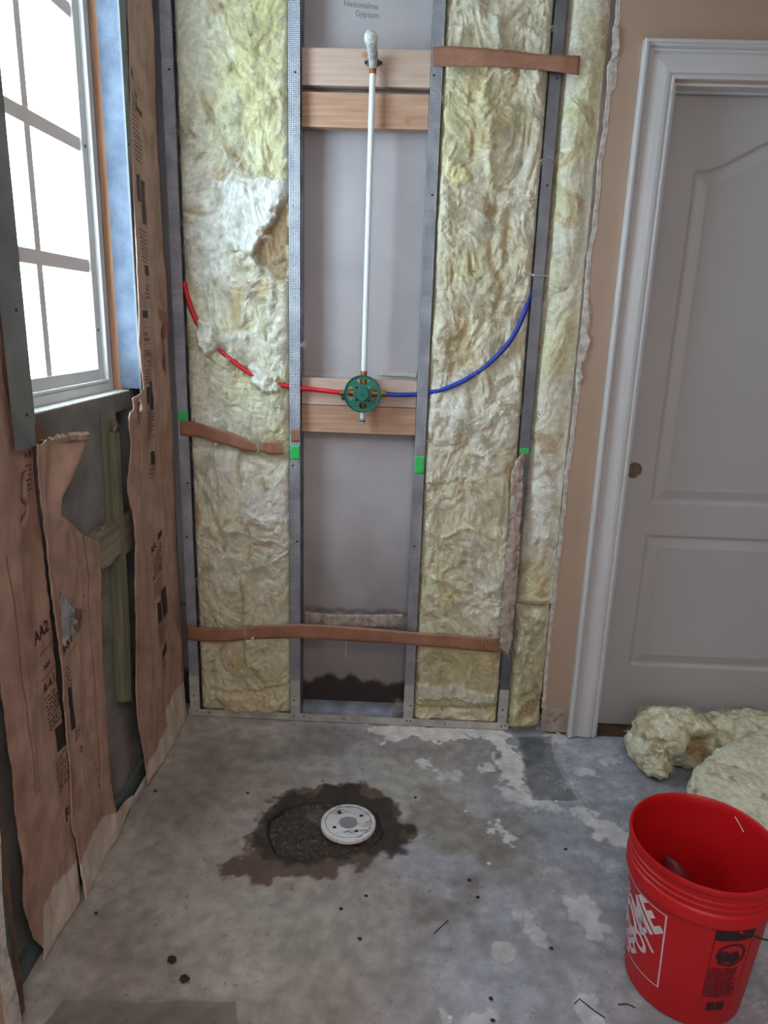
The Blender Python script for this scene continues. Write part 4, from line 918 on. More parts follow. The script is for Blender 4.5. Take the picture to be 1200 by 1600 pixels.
# ============================================================ LEFT WALL: KRAFT-FACED INSULATION
def sheet(name, org_label, left, right, ztop, zbot, xf, seed, colfn=None, res=0.005, th=0.004, bulgefn=None, group='brown paper faced insulation on the window wall'):
    """left / right: [(Y, Z)] polylines, ztop / zbot functions of s"""
    Zs = np.linspace(0, 1, int(2.8 / res)); Ss = np.linspace(0, 1, int(0.42 / res))
    s_, z_ = np.meshgrid(Ss, Zs)
    zt = ztop(s_); zb = zbot(s_); Z = zb + (zt - zb) * z_
    l = np.array(sorted(left, key=lambda p: p[1])); r = np.array(sorted(right, key=lambda p: p[1]))
    jag = .004 * fbm(Z * 22, 0 * Z, seed, 4)
    YL_ = np.interp(Z, l[:, 1], l[:, 0]) + jag; YR_ = np.interp(Z, r[:, 1], r[:, 0]) + .004 * fbm(Z * 22, 0 * Z + 5, seed, 4)
    Y = YL_ + (YR_ - YL_) * s_
    wr = fbm(Y * 6, Z * 2.0, seed, 4); cr = ridged(Y * 9 + 0.5 * fbm(Y * 3, Z * 3, seed, 2), Z * 3, seed + 2, 2)
    X = xf + 0.009 * wr + 0.0022 * cr + 0.0008 * fbm(Y * 40, Z * 25, seed, 3)
    c = S(172, 138, 122) * np.ones(X.shape + (3,))
    c = mixc(c, S(156, 118, 102), .6 * sst(-.1, .6, fbm(Y * 5, Z * 3, seed + 4, 5)))
    c = mixc(c, S(186, 156, 140), .4 * sst(1.1, 1.55, cr))
    c = mixc(c, S(128, 92, 76), .45 * sst(.2, .7, fbm(Y * 13, Z * 9, seed + 6, 5)))
    if colfn is not None: X, c = colfn(Y, Z, X, c, s_)
    Pf = np.stack([X, Y, Z], -1); Pb = Pf.copy(); Pb[..., 0] -= th
    V, F, cc = closed_sheet(Pf[:, ::-1], Pb[:, ::-1], c[:, ::-1])
    t = thing('paper_faced_insulation', (xf, float(Y.mean()), float(Z.min())), org_label, 'insulation', group)
    link_mesh(name, V, F, 'kraft', t, col=cc)
    def surf(y, z):
        i = np.argmin((Pf[..., 1] - y) ** 2 + (Pf[..., 2] - z) ** 2); return Pf[..., 0].ravel()[i]
    return t, surf
CRM = S(208, 194, 180)
def creases(Y, Z, X, c, lines):
    for pts, d_, w_ in lines:
        d = dist_line(Y, Z, pts); k = np.exp(-(d / w_) ** 2); X = X - d_ * k; c = mixc(c, S(70, 42, 36), .85 * k)
    return X, c
# --- sheet A, nearest the camera
bandA = [(1.3581, 0.0359), (1.3910, 0.1430), (1.4450, 0.1533), (1.5287, 0.1305), (1.5668, 0.1336), (1.6180, 0.0890), (1.5448, -0.3224), (1.3366, -0.0779)]
def colA(Y, Z, X, c, s):
    k = 1 - sst(-.006, .006, sdf_poly(Y, Z, bandA) + .004 * fbm(Y * 30, Z * 30, 2, 3)); c = mixc(c, CRM, k * .95)
    X, c = creases(Y, Z, X, c, [([(1.3984, 1.0434), (1.4100, 0.9063), (1.4141, 0.7169), (1.4112, 0.5532), (1.4120, 0.4490)], .003, .0022), ([(1.5151, 1.1993), (1.4939, 1.1458), (1.5123, 1.1264), (1.5029, 1.1065), (1.4793, 1.0983)], .010, .005)])
    X = X + .012 * sst(.2, 1.2, Z) * np.sin(Y * 28) * .5 + .004 * (1 - sst(.0, .15, Z))
    return X, c
lA = [(1.10, 2.8), (1.15, 1.3)] + [(1.3420, 0.9428), (1.3435, 0.8021), (1.3336, 0.6215), (1.3312, 0.4592), (1.3292, 0.3056), (1.3117, 0.2147), (1.3350, 0.1082), (1.3681, 0.0388), (1.3569, -0.0376), (1.3688, -0.0772)]
rA = [(1.470, 2.8)] + [(1.5115, 1.6566), (1.5160, 1.5297), (1.5157, 1.3965), (1.5259, 1.3121)] + [(1.556, 1.24), (1.560, .9), (1.560, .5), (1.56, .1), (1.56, 0.0)]
tA, sA = sheet('kraft_facing', 'brown paper sheet at the far left, printed AA2 and R-4.1', lA, rA, lambda s: 2.8 + 0 * s, lambda s: .004 + .03 * (1 - sst(0, .25, s)) * 0, -.842, 61, colA)
# --- sheet B under the window
bandB = [(1.5296, 0.1155), (1.5867, 0.1370), (1.7164, 0.1422), (1.8180, 0.0823), (1.9189, 0.0705), (2.0196, -0.0048), (2.0072, -0.0831), (1.5917, -0.0589), (1.5183, -0.0291)]
def colB(Y, Z, X, c, s):
    k = 1 - sst(-.006, .006, sdf_poly(Y, Z, bandB) + .004 * fbm(Y * 30, Z * 30, 2, 3)); c = mixc(c, CRM, k * .95)
    X, c = creases(Y, Z, X, c, [([(1.7497, 0.9815), (1.7677, 0.8642), (1.7530, 0.7589), (1.7381, 0.6521), (1.7349, 0.5174), (1.7239, 0.3832), (1.7148, 0.1586)], .004, .0026)])
    fl = sst(1.06, 1.27, Z) * sst(.25, 1.0, s); X = X + .034 * fl + .008 * np.sin(s * 9) * sst(1.0, 1.25, Z)
    X = X + .006 * np.exp(-(s / .06) ** 2)
    return X, c
lB = [(1.545, 1.40)] + [(1.5422, 1.1638), (1.5542, 0.9103), (1.5610, 0.6875), (1.5559, 0.4179), (1.5406, 0.2560), (1.5537, 0.1245), (1.5574, 0.0172)] + [(1.556, 0.0)]
rB = [(1.7318, 1.2647), (1.6958, 1.2176), (1.6586, 1.1611), (1.6322, 1.1241), (1.6333, 1.0951), (1.7020, 1.0234)]
rB = [(1.755, 1.30), (1.735, 1.255), (1.69, 1.19), (1.635, 1.115), (1.63, 1.07), (1.70, 1.022), (1.745, .985), (1.83, .944)] + [(1.8294, 0.8415), (1.8021, 0.6600), (1.7926, 0.5049), (1.7827, 0.3449), (1.7793, 0.2185), (1.7959, 0.0951)] + [(1.80, .09), (1.86, .075), (1.93, .058), (1.90, .03), (1.82, 0.0)]
tB, sB = sheet('kraft_facing', 'brown paper sheet below the window with a silvery foil tear, printed R-5.1', lB, rB, lambda s: 1.262 - .004 * np.sin(s * 17) - .012 * s, lambda s: .004 + 0 * s, -.832, 83, colB)
# torn layered top edge of sheet B
g = G()
for k in range(4):
    y0, y1 = 1.60 + .02 * k, 1.74 - .01 * k; pts = []
    for j in range(22):
        y = y0 + (y1 - y0) * j / 21; pts.append((sB(y, 1.245) - .006 + .006 * k, y, 1.254 + .003 * math.sin(j * 2.3 + k * 2) + .002 * random.random() + .004 * k - .010 * (y - 1.6) / .14))
    for a, b in zip(pts[:-1], pts[1:]):
        g.add([a, b, (b[0] - .010, b[1], b[2] + .006), (a[0] - .010, a[1], a[2] + .006), (a[0], a[1], a[2] - .012), (b[0], b[1], b[2] - .012)], [(0, 1, 2, 3), (4, 5, 1, 0)])
g.obj('torn_edge', 'kraftedge', tB, label='pale torn layered edge at the top')
g = G()
g.prism(ragged([(1.56, 1.25), (1.56, 1.325), (1.585, 1.318), (1.61, 1.30), (1.628, 1.27), (1.625, 1.25)], .002), 'yz', -.852, -.846); g.obj('mesh_lining', 'kraftd', tB)
# foil showing through the tear in B
ft = [(1.6066, 0.8935), (1.6204, 0.8575), (1.6428, 0.8276), (1.6723, 0.8117), (1.6657, 0.7752), (1.6536, 0.7485), (1.6182, 0.7507), (1.5891, 0.7435), (1.5902, 0.7863), (1.5942, 0.8444)]
fy = np.array([p[0] for p in ft]); fz = np.array([p[1] for p in ft])
fo = ragged(ft, .0012, 3); x0 = sB(fy.mean(), fz.mean())
V = [(x0 + .0045, fy.mean(), fz.mean())] + [(sB(y, z) + .0035 + .002 * math.sin(i * 2.2), y, z) for i, (y, z) in enumerate(fo)]
F = [(0, i, i % len(fo) + 1) for i in range(1, len(fo) + 1)]
V2 = V + [(x - .003, y, z) for x, y, z in V]; n_ = len(V); F2 = F + [tuple(j + n_ for j in reversed(f)) for f in F] + [(i, i + n_, i % len(fo) + 1 + n_, i % len(fo) + 1) for i in range(1, n_)]
g = G().add(V2, F2); g.obj('foil_patch', 'foil', tB, label='silvery foil showing through a tear')
g = G(); fl_ = [(1.6642, 0.8153), (1.6947, 0.7989), (1.7014, 0.7724), (1.6674, 0.7513), (1.6455, 0.7523)]
g.add([(sB(*p) + .004 + .006 * (i % 2), p[0], p[1]) for i, p in enumerate(fl_)] + [(sB(*p) + .002 + .006 * (i % 2), p[0], p[1]) for i, p in enumerate(fl_)], [tuple(range(5)), tuple(reversed(range(5, 10)))] + [(i, (i + 1) % 5, (i + 1) % 5 + 5, i + 5) for i in range(5)])
g.obj('paper_flap', 'kraftd', tB)
# --- sheet C, beside the window and down the corner
bandC = [(2.5832, 0.1490), (2.4991, 0.1570), (2.3404, 0.1928), (2.2397, 0.1829), (2.2497, 0.1119), (2.1792, 0.0944), (2.0506, 0.0773), (2.0074, 0.0291), (2.5540, -0.0679)]
def colC(Y, Z, X, c, s):
    k = 1 - sst(-.005, .005, sdf_poly(Y, Z, bandC) + .006 * fbm(Y * 30, Z * 30, 2, 3)); c = mixc(c, CRM, k * .95)
    k = np.exp(-(dist_line(Y, Z, [(2.1554, 1.2259), (2.1532, 1.1462), (2.1552, 1.0229), (2.1654, 0.9468)]) / .003) ** 2); c = mixc(c, S(205, 180, 158), .6 * k); X = X + .002 * k
    slit = sdf_poly(Y, Z, [(2.4032, 1.5220), (2.4173, 1.4909), (2.4110, 1.4493), (2.4174, 1.4069), (2.4158, 1.3537), (2.3874, 1.3768), (2.3969, 1.4393), (2.3862, 1.4913)]); k = 1 - sst(-.001, .003, slit); X = X - .012 * k; c = mixc(c, S(50, 30, 26), .9 * k)
    flp = sdf_poly(Y, Z, [(2.3622, 1.5722), (2.4517, 1.5491), (2.4715, 1.5071), (2.4403, 1.4737), (2.4142, 1.4701), (2.4032, 1.5220), (2.3696, 1.5422)]); k = 1 - sst(-.001, .003, flp); X = X + .004 * k; c = mixc(c, S(120, 78, 64), .7 * k)
    d = np.abs(Y - 2.468); k = np.exp(-(d / .0018) ** 2) * sst(1.45, 1.7, Z); X = X - .002 * k; c = mixc(c, S(80, 52, 44), .7 * k)
    X = X - .012 * sst(.86, 1.0, s)
    return X, c
lC = [(2.2405, 2.8)] + [(2.2628, 2.3990), (2.2367, 2.0681), (2.2038, 1.7157), (2.1970, 1.4176), (2.2076, 1.3151)] + [(2.1164, 1.3045), (2.1158, 1.2700), (2.0847, 1.2642), (2.0672, 1.2475), (2.0707, 1.1799), (2.0407, 1.0884), (2.0313, 1.0317), (2.0555, 0.9656), (2.0642, 0.8605), (2.0430, 0.7629), (2.0283, 0.6405), (2.0082, 0.4519), (1.9995, 0.2973), (2.0284, 0.1608), (2.0475, 0.0197)]
# keep the polyline monotone in height
lC = sorted(lC, key=lambda p: -p[1])
rC = [(2.492, 2.8), (2.492, 0.0)]
tC, sC = sheet('kraft_facing', 'brown paper sheet filling the corner right of the window, printed with black labels', lC, rC, lambda s: 2.8 + 0 * s, lambda s: .004 + 0 * s, -.8235, 97, colC)
# curled torn tip beside the sill
tip = [(2.13, 1.296), (2.115, 1.288), (2.105, 1.272), (2.118, 1.262), (2.135, 1.272), (2.142, 1.250), (2.13, 1.235), (2.105, 1.228), (2.14, 1.222), (2.17, 1.25), (2.18, 1.29), (2.225, 1.325), (2.20, 1.322), (2.175, 1.306)]
g = G(); n_ = len(tip); xt = lambda i, y: -.822 + .022 * max(0, (2.17 - y) / .06) * (1 + .3 * math.sin(i))
g.add([(xt(i, y), y, z) for i, (y, z) in enumerate(tip)] + [(xt(i, y) - .002, y, z) for i, (y, z) in enumerate(tip)], [tuple(range(n_)), tuple(reversed(range(n_, 2 * n_)))] + [(i, (i + 1) % n_, (i + 1) % n_ + n_, i + n_) for i in range(n_)])
g.obj('torn_tip', 'kraftedge', tC, label='pale curled torn tip beside the window sill')

def prints(parent, surf, items, off=.0009, mat='ink', name='printed_text'):
    for it in items:
        kind, y, z = it[0], it[1], it[2]; g = G()
        if kind == 't':
            if not it[3].strip(): continue
            bm = text_geo(it[3], it[4], bold=it[5] if len(it) > 5 else 0.0, xs=it[6] if len(it) > 6 else 1.0)
            tilt = it[7] if len(it) > 7 else 0.0
            bm_take(g, bm, lambda u, v: (surf(y + u, z + v + tilt * u) + off, y + u, z + v + tilt * u))
        elif kind == 'r':                       # solid block
            w_, h_ = it[3], it[4]; tilt = it[5] if len(it) > 5 else 0.0
            bm = rect_bm(0, w_, 0, h_); bm_cut(bm, .006, 0); bm_cut(bm, .006, 1)
            bm_take(g, bm, lambda u, v: (surf(y + u, z + v + tilt * u) + off, y + u, z + v + tilt * u))
        elif kind == 'l':                       # rows of tiny unreadable print
            rows, w_, dz = it[3], it[4], it[5]; tilt = it[6] if len(it) > 6 else 0.0
            for k in range(rows):
                u = 0.0; end = w_ * random.uniform(.7, 1)
                while u < end:
                    d = random.uniform(.006, .016); zz = z - k * dz + tilt * u
                    a = (y + u, zz); b = (y + min(u + d, end), zz + tilt * d); xa = surf(*a) + off; xb = surf(*b) + off; hh = dz * random.uniform(.28, .42)
                    g.add([(xa, a[0], a[1]), (xb, b[0], b[1]), (xb, b[0], b[1] + hh), (xa, a[0], a[1] + hh)], [(0, 1, 2, 3)]); u += d + random.uniform(.002, .004)
        g.obj({'t': 'printed_text', 'r': 'printed_block', 'l': 'printed_lines'}[kind], mat, parent)
p = (1.4844, 0.7987)
prints(tA, sA, [('t', p[0], p[1] - .004, 'AA2 V', .042, .0012, .8, .22), ('r', p[0] + .012, p[1] - .038, .075, .0016, .2), ('t', p[0] + .024, p[1] - .082, 'Not', .020, .0006, .9, .22),
                ('r', p[0] + .012, p[1] - .105, .07, .0016, .2), ('t', p[0] + .018, p[1] - .140, 'R-4.1', .032, .001, .75, .22), ('l', p[0] + .02, p[1] - .160, 9, .06, .0105, .25),
                ('r', p[0] + .040, p[1] - .315, .034, .065), ('l', p[0] + .024, p[1] - .345, 9, .055, .0105, .4), ('t', p[0] + .04, p[1] - .52, 'F', .05, .002, .7)])
p = (1.4965, 1.2432)
prints(tA, sA, [('t', p[0] + .012, p[1] + .03, 'Mod1', .014, .0003, 1, .1), ('t', p[0] + .018, p[1] - .01, '1x 8|', .018, .0006, .9), ('l', p[0] + .02, p[1] - .03, 6, .03, .011)], mat='ink2')
p = (1.5875, 0.7233)
prints(tB, sB, [('t', p[0], p[1] - .006, 'R-5.1', .034, .0012, .8, .30), ('r', p[0], p[1] - .028, .075, .0014, .3), ('l', p[0] + .002, p[1] - .045, 6, .025, .011, .2), ('r', p[0] + .003, p[1] - .22, .018, .12), ('l', p[0] + .015, p[1] - .235, 3, .03, .012, .4), ('t', p[0] + .03, p[1] - .305, '0', .03, 0, .8)])
p = (1.7041, 0.9142)
prints(tB, sB, [('t', p[0] + .005, p[1], '2', .018), ('t', p[0] + .010, p[1] - .035, '1.', .018), ('t', p[0] + .014, p[1] - .058, '2', .016), ('t', p[0] + .015, p[1] - .078, 'I', .016), ('t', p[0] + .014, p[1] - .098, 'M', .016), ('t', p[0] + .015, p[1] - .118, 'S', .016), ('t', p[0] + .015, p[1] - .138, '4', .016)], mat='ink2')
p = (1.6653, 0.4413)
prints(tB, sB, [('t', p[0] + .006 * k, p[1] - .028 * k, ch, .018) for k, ch in enumerate('2 1.2MS4')], mat='ink2')
# sheet C: three label blocks
p = (2.2239, 1.4164)
prints(tC, sC, [('r', p[0] + .002, p[1] + .122, .05, .022), ('t', p[0] + .018, p[1] + .144, '(', .02), ('r', p[0], p[1] + .092, .065, .0012), ('t', p[0] + .004, p[1] + .070, 'Paper', .017, .0003), ('t', p[0] + .004, p[1] + .052, 'd Rated', .017, .0003),
                ('r', p[0], p[1] + .042, .075, .0012), ('t', p[0] + .001, p[1] + .004, '| R-5.1', .030, .0008, .85), ('l', p[0] + .02, p[1] - .012, 1, .04, .01), ('r', p[0], p[1] - .024, .075, .0012), ('l', p[0], p[1] - .040, 5, .05, .0095),
                ('r', p[0] + .003, p[1] - .145, .030, .055), ('r', p[0] + .037, p[1] - .165, .026, .092), ('l', p[0], p[1] - .175, 9, .07, .0105, .1), ('r', p[0] + .022, p[1] - .345, .032, .045), ('l', p[0] + .01, p[1] - .362, 3, .05, .012, .2)])
p = (2.2457, 2.2154)
prints(tC, sC, [('t', p[0] + .004, p[1] - .01, 'R', .034, .001, .8, -.4), ('t', p[0] + .03, p[1] - .05, 'R4', .028, .001, .9, -.4), ('l', p[0] + .004, p[1] - .06, 9, .05, .012, -.2), ('r', p[0] + .034, p[1] - .085, .05, .016, -.3), ('l', p[0] + .008, p[1] - .165, 6, .05, .012, -.2),
                ('r', p[0] + .008, p[1] - .34, .022, .075), ('r', p[0] + .036, p[1] - .40, .030, .125, -.1), ('l', p[0] + .008, p[1] - .42, 9, .06, .011, -.15), ('r', p[0] + .018, p[1] - .55, .045, .030), ('l', p[0] + .02, p[1] - .58, 4, .045, .012, -.1)], mat='ink2')
p = (2.2064, 0.7933)
prints(tC, sC, [('t', p[0] + .002, p[1] - .016, 'RA', .034, .0012, .9, .35), ('r', p[0] + .055, p[1] + .018, .035, .022, .2), ('l', p[0] + .004, p[1] - .032, 6, .085, .011, .25), ('t', p[0] - .004, p[1] - .110, 'R-4.1 | R-5', .024, .0006, .75, .30), ('l', p[0] - .002, p[1] - .125, 6, .08, .010, .25),
                ('r', p[0] + .012, p[1] - .27, .030, .075, .05), ('r', p[0] + .050, p[1] - .265, .045, .10, .12), ('l', p[0] + .010, p[1] - .285, 9, .075, .010, .3), ('r', p[0] + .030, p[1] - .42, .045, .035, .6), ('l', p[0] + .025, p[1] - .44, 3, .05, .013, .4)])
p = (2.5327, 2.0045)
for (px_, pz_) in ((2.435, 2.07), (2.43, .98)):
    prints(tC, sC, [('t', px_ + .003 * k, pz_ - .026 * k, ch, .015) for k, ch in enumerate('2 1.2MS4')], mat='ink2')

# treated wood behind the torn paper, on the block wall
def poly_strip(name, pts, xa, xb, mat, t): return G().prism(pts, 'yz', xa, xb).obj(name, mat, t)
fx = -.842
t = thing('furring_strip', (-.86, 2.07, .32), 'narrow greenish treated wood strip standing upright on the blocks below the window', 'wood strip')
poly_strip('strip', [(2.0066, 1.2161), (2.0477, 1.2099), (2.0349, 0.8693), (2.0242, 0.5545), (2.0022, 0.3550), (1.9483, 0.3793), (1.9972, 0.8812)], -.871, fx, 'pt', t)
q0 = (2.0162, 1.2184); q1 = (2.0455, 1.2254)
for k in range(14):
    a = (q0[0] + random.random() * (q1[0] - q0[0]), q0[1] - .004); G().tube([(-.85, a[0], a[1]), (-.848 + random.uniform(-.008, .008), a[0] + random.uniform(-.008, .008), a[1] + .012 + random.random() * .022)], .0008, 4).obj('splinter', 'kraftedge', t)
t = thing('furring_strip', (-.86, 2.03, .32), 'wider shaded wood backing strip left of the narrow treated strip', 'wood strip')
poly_strip('strip', [(1.9925, 1.2746), (2.0519, 1.2239), (2.0399, 0.8670), (1.9911, 0.3606), (1.9627, 0.3769), (1.9810, 0.9453)], -.8715, -.858, 'pt', t)
t = thing('wood_offcut', (-.86, 1.95, .76), 'broken treated wood block nailed crosswise left of the upright strip', 'wood block')
poly_strip('block', [(1.8337, 0.9480), (1.9118, 0.9545), (1.9935, 0.9464), (1.9932, 0.8584), (1.9106, 0.8427), (1.8586, 0.8495), (1.8417, 0.8745), (1.8360, 0.9139)], -.8712, -.840, 'pty', t)
y0, z0 = (1.8389, 0.9538); y1, z1 = (1.9805, 0.9540)
for k in range(34):
    f_ = random.random(); y = y0 + (y1 - y0) * f_; z = z0 + (z1 - z0) * f_ - .004
    G().tube([(-.855 + random.uniform(-.013, .013), y, z - .004), (-.85 + random.uniform(-.018, .018), y + random.uniform(-.007, .007), z + random.uniform(.006, .020))], .0012, 4).obj('splinter', 'kraftedge', t)
t = thing('wood_offcut', (-.86, 2.12, .80), 'treated wood block right of the upright strip, half behind the corner paper', 'wood block')
poly_strip('block', [(2.0479, 0.9468), (2.1581, 0.9460), (2.1670, 0.8272), (2.0393, 0.8347)], -.871, -.846, 'pty', t)
t = thing('wall_stud', (-.85, 1.225, 0), 'dark wooden stud in the gap left of the first brown paper sheet', 'wood stud')
G().box(-.8716, -.8180, 1.206, 1.240, .003, 2.8, .002).obj('stud', 'dirtw', t)  # dark stud put in here to shade the gap
t = thing('bottom_plate', (-.86, 2.0, 0), 'grey green wooden bottom plate along the foot of the window wall', 'wood plate')
G().box(-.8718, -.857, 1.245, 2.49, .002, .062, .002).obj('plate', 'plate', t)
g = G(); g.box(-.8457, -.8375, 1.93, 2.10, .003, .022, .001); setp(g.obj('plaster_strip', 'caulk'), 'narrow pale plaster strip at the floor between the two brown paper sheets', 'plaster strip')
# plasterboard of the room beside the camera
G_ = G(); G_.prism([(-1.6, 0), (-1.6, 2.8), (1.225, 2.8), (1.226, 1.2), (1.212, .7), (1.206, .5), (1.186, .38), (1.178, .25), (1.194, .1), (1.196, .0)], 'yz', -.815, -.802)
pl = setp(G_.obj('wall_left', 'tan2', org=(-.81, -.2, 0)), kind='structure')
G_ = G(); G_.prism([(1.140, 0), (1.150, .4), (1.175, .7), (1.190, 1.2), (1.19, 2.8), (1.225, 2.8), (1.226, 1.2), (1.212, .7), (1.206, .5), (1.187, .38), (1.179, .25), (1.194, .1), (1.197, .0)], 'yz', -.8175, -.8005)
G_.obj('bare_edge', 'raw', pl)
G_ = G(); G_.box(-.8165, -.8085, 1.19, 1.203, 0.002, 2.8); G_.obj('green_core_edge', 'plate', pl)

# ============================================================ DOOR, CASING
# colonial casing profile: (offset from outer edge, projection)
prof = [(0, 0), (0, .017), (.003, .0185), (.0085, .0185), (.0105, .0145), (.014, .0140), (.018, .0085), (.022, .0125), (.026, .0115), (.030, .0065), (.036, .0080), (.050, .0105), (.066, .0120), (.075, .0115), (.078, .0075), (.081, .0075), (.0835, .0125), (.0885, .0125), (.090, .011), (.090, 0)]
def casing(x_out, z_out, wd_, name, lab):
    k = wd_ / .090
    g = G()
    def ring(x0, x1, zt, flip=1):
        pass
    path = [((x_out, 0.004), (1, 0)), ((x_out, z_out), (1, -1)), ((x1o, z_out), (-1, -1)), ((x1o, 0.004), (-1, 0))]
    V = []
    for (px_, pz_), (dx, dz) in path:
        for o, d in prof: V.append((px_ + dx * o * k, 2.487 - d * 1.5, pz_ + dz * o * k))
    n_ = len(prof); F = []
    for s in range(3):
        for i in range(n_ - 1): F.append((s * n_ + i, s * n_ + i + 1, (s + 1) * n_ + i + 1, (s + 1) * n_ + i))
    F.append(tuple(range(n_))); F.append(tuple(reversed(range(3 * n_, 4 * n_))))
    g.add(V, F); o = g.obj(name, 'white'); return setp(o, lab, kind='structure')
x1o = 1.73
casing(0.680, 2.402, .105, 'trim_2', 'white moulded door casing')
# jamb lining
g = G(); g.box(.7852, .7968, 2.4875, 2.62, .003, 2.297); g.box(1.6132, 1.6248, 2.4875, 2.62, .003, 2.297); g.box(.7968, 1.6132, 2.4875, 2.62, 2.283, 2.297)
g.box(.7968, .8035, 2.536, 2.548, .003, 2.283); g.box(.7968, 1.6132, 2.536, 2.548, 2.276, 2.283)
setp(g.obj('trim_3', 'white'), 'white door jamb lining', kind='structure')
g = G(); g.box(.60, 1.7, 2.49, 2.66, .001, .009); setp(g.obj('trim_4', 'dirtw'), kind='structure', label='brown wood strip under the door')
# moulded slab
dx0, dx1, dz0, dz1, dy = .7985, 1.6115, .016, 2.2805, 2.556
X_, Z_ = np.meshgrid(np.arange(dx0, dx1 + .001, .004), np.arange(dz0, dz1 + .001, .004))
pl_, pr_ = .912, dx1 - (.912 - dx0)
pc = (pl_ + pr_) / 2; hw = (pr_ - pl_) / 2
arch = []
for k in range(41):
    u = -1 + 2 * k / 40; arch.append((pc + u * hw, 2.058 + .105 * (0.5 + 0.5 * math.cos(math.pi * min(1, abs(u) * 1.06))) ** .9 + .0))
up_ = [(pl_, .938), (pr_, .938)] + arch[::-1]
lo_ = [(pl_, .280), (pr_, .280), (pr_, .812), (pl_, .812)]
h = np.zeros_like(X_)
for poly in (up_, lo_):
    d = -sdf_poly(X_, Z_, poly)
    pr = np.interp(d, [-.001, 0, .004, .008, .012, .018, .032, .046, .050, .056], [0, -.0005, -.0045, -.0085, -.009, -.0085, -.0045, -.001, -.0002, -.0015])
    h = np.where(d > -.001, pr, h)
Pf = np.stack([X_, dy - h, Z_], -1); Pb = Pf.copy(); Pb[..., 1] = dy + .035
V, F, _ = closed_sheet(Pf, Pb)
d1 = link_mesh('door_1', V, F, 'door', org=(dx0, dy, dz0)); setp(d1, 'white two-panel arched sliding door', kind='structure')
px_, pz_ = .836, 1.056
G().lathe((px_, dy, pz_), [(.0285, 0), (.0290, -.003), (.0265, -.0045), (.0235, -.003), (.0225, -.0008), (0, -.0008)], 'y', 40).obj('door_pull', 'bronze', d1, smooth=True, label='round brushed brown privacy pull')
g = G(); g.box(px_ - .0028, px_ + .0028, dy - .0065, dy - .0005, pz_ - .016, pz_ + .016, .001); g.obj('thumb_turn', 'bronze', d1)

# ============================================================ DRAIN AND SOIL
X_, Y_ = np.meshgrid(np.arange(-.40, .0, .0025), np.arange(1.72, 2.06, .0025))
d = sdf_poly(X_, Y_, hole)
b1 = fbm(X_ * 40, Y_ * 40, 1.0, 4); b2 = fbm(X_ * 95, Y_ * 95, 3.0, 3)
Z_ = -.008 + .006 * b1 + .0045 * b2 - .022 * sst(-.010, .004, d)
Z_ = Z_ - .012 * np.exp(-((np.hypot(X_ + .225, Y_ - 1.925)) / .03) ** 2) * 0
c = mixc(S(60, 52, 45) * np.ones(X_.shape + (3,)), S(104, 96, 88), .7 * sst(.3, .8, b2 + .4 * b1)); c = mixc(c, S(96, 92, 88), .6 * (1 - sst(.02, .045, np.hypot((X_ + .235) * .8, Y_ - 1.955))))
Pf = np.stack([X_, Y_, Z_], -1); Pb = Pf.copy(); Pb[..., 2] -= .012
V, F, cc = closed_sheet(Pf, Pb, c)
o = link_mesh('wet_soil', V, F, 'soil', col=cc); setp(o, 'dark wet soil filling the broken hole in the slab round the drain', 'soil', kind='stuff')
dcx, dcy = -.133, 1.906
t = thing('floor_drain', (dcx, dcy, 0), 'round scuffed white drain flange with a grey plug, set in the dark hole', 'drain')
G().lathe((dcx, dcy, 0), [(.030, .0165), (.034, .018), (.036, .0165), (.070, .0165), (.0715, .0155), (.073, .0165), (.0855, .0150), (.087, .013), (.087, .004), (.080, .000), (.05, -.004), (.05, -.03), (.028, -.03), (.028, .010), (.030, .0165)], 'z', 72).obj('flange', 'drainw', t, smooth=True)
G().lathe((dcx, dcy, 0), [(.0296, .008), (.0292, .0120), (.012, .0125), (0, .0128)], 'z', 40).obj('plug', 'draing', t, smooth=True, label='flat grey plug in the middle')
for a in (38, 128, 215, 305):
    a_ = math.radians(a); G().lathe((dcx + .050 * math.cos(a_), dcy + .050 * math.sin(a_), .0166), [(0, .0002), (.005, .0005), (.0062, 0)], 'z', 14).obj('bolt_hole', 'grit', t)
g = G()
for k in range(16):
    a_ = random.uniform(0, 6.28); r = random.uniform(.04, .078); p = [(dcx + r * math.cos(a_), dcy + r * math.sin(a_), .0172)]; dd_ = random.uniform(.1, .8)
    for j in range(4): p.append((p[-1][0] + random.uniform(.002, .008), p[-1][1] + random.uniform(.001, .006), .0172))
    if all(math.hypot(q[0] - dcx, q[1] - dcy) < .083 and math.hypot(q[0] - dcx, q[1] - dcy) > .037 for q in p): g.tube(p, random.uniform(.0004, .001), 5)
g.obj('dirt_streaks', 'ink2', t)
a_ = np.linspace(0, 6.283, 80); G().tube([(dcx + .0722 * math.cos(v), dcy + .0722 * math.sin(v), .0163) for v in a_], .0008, 6, cap=False).obj('groove', 'ink2', t)

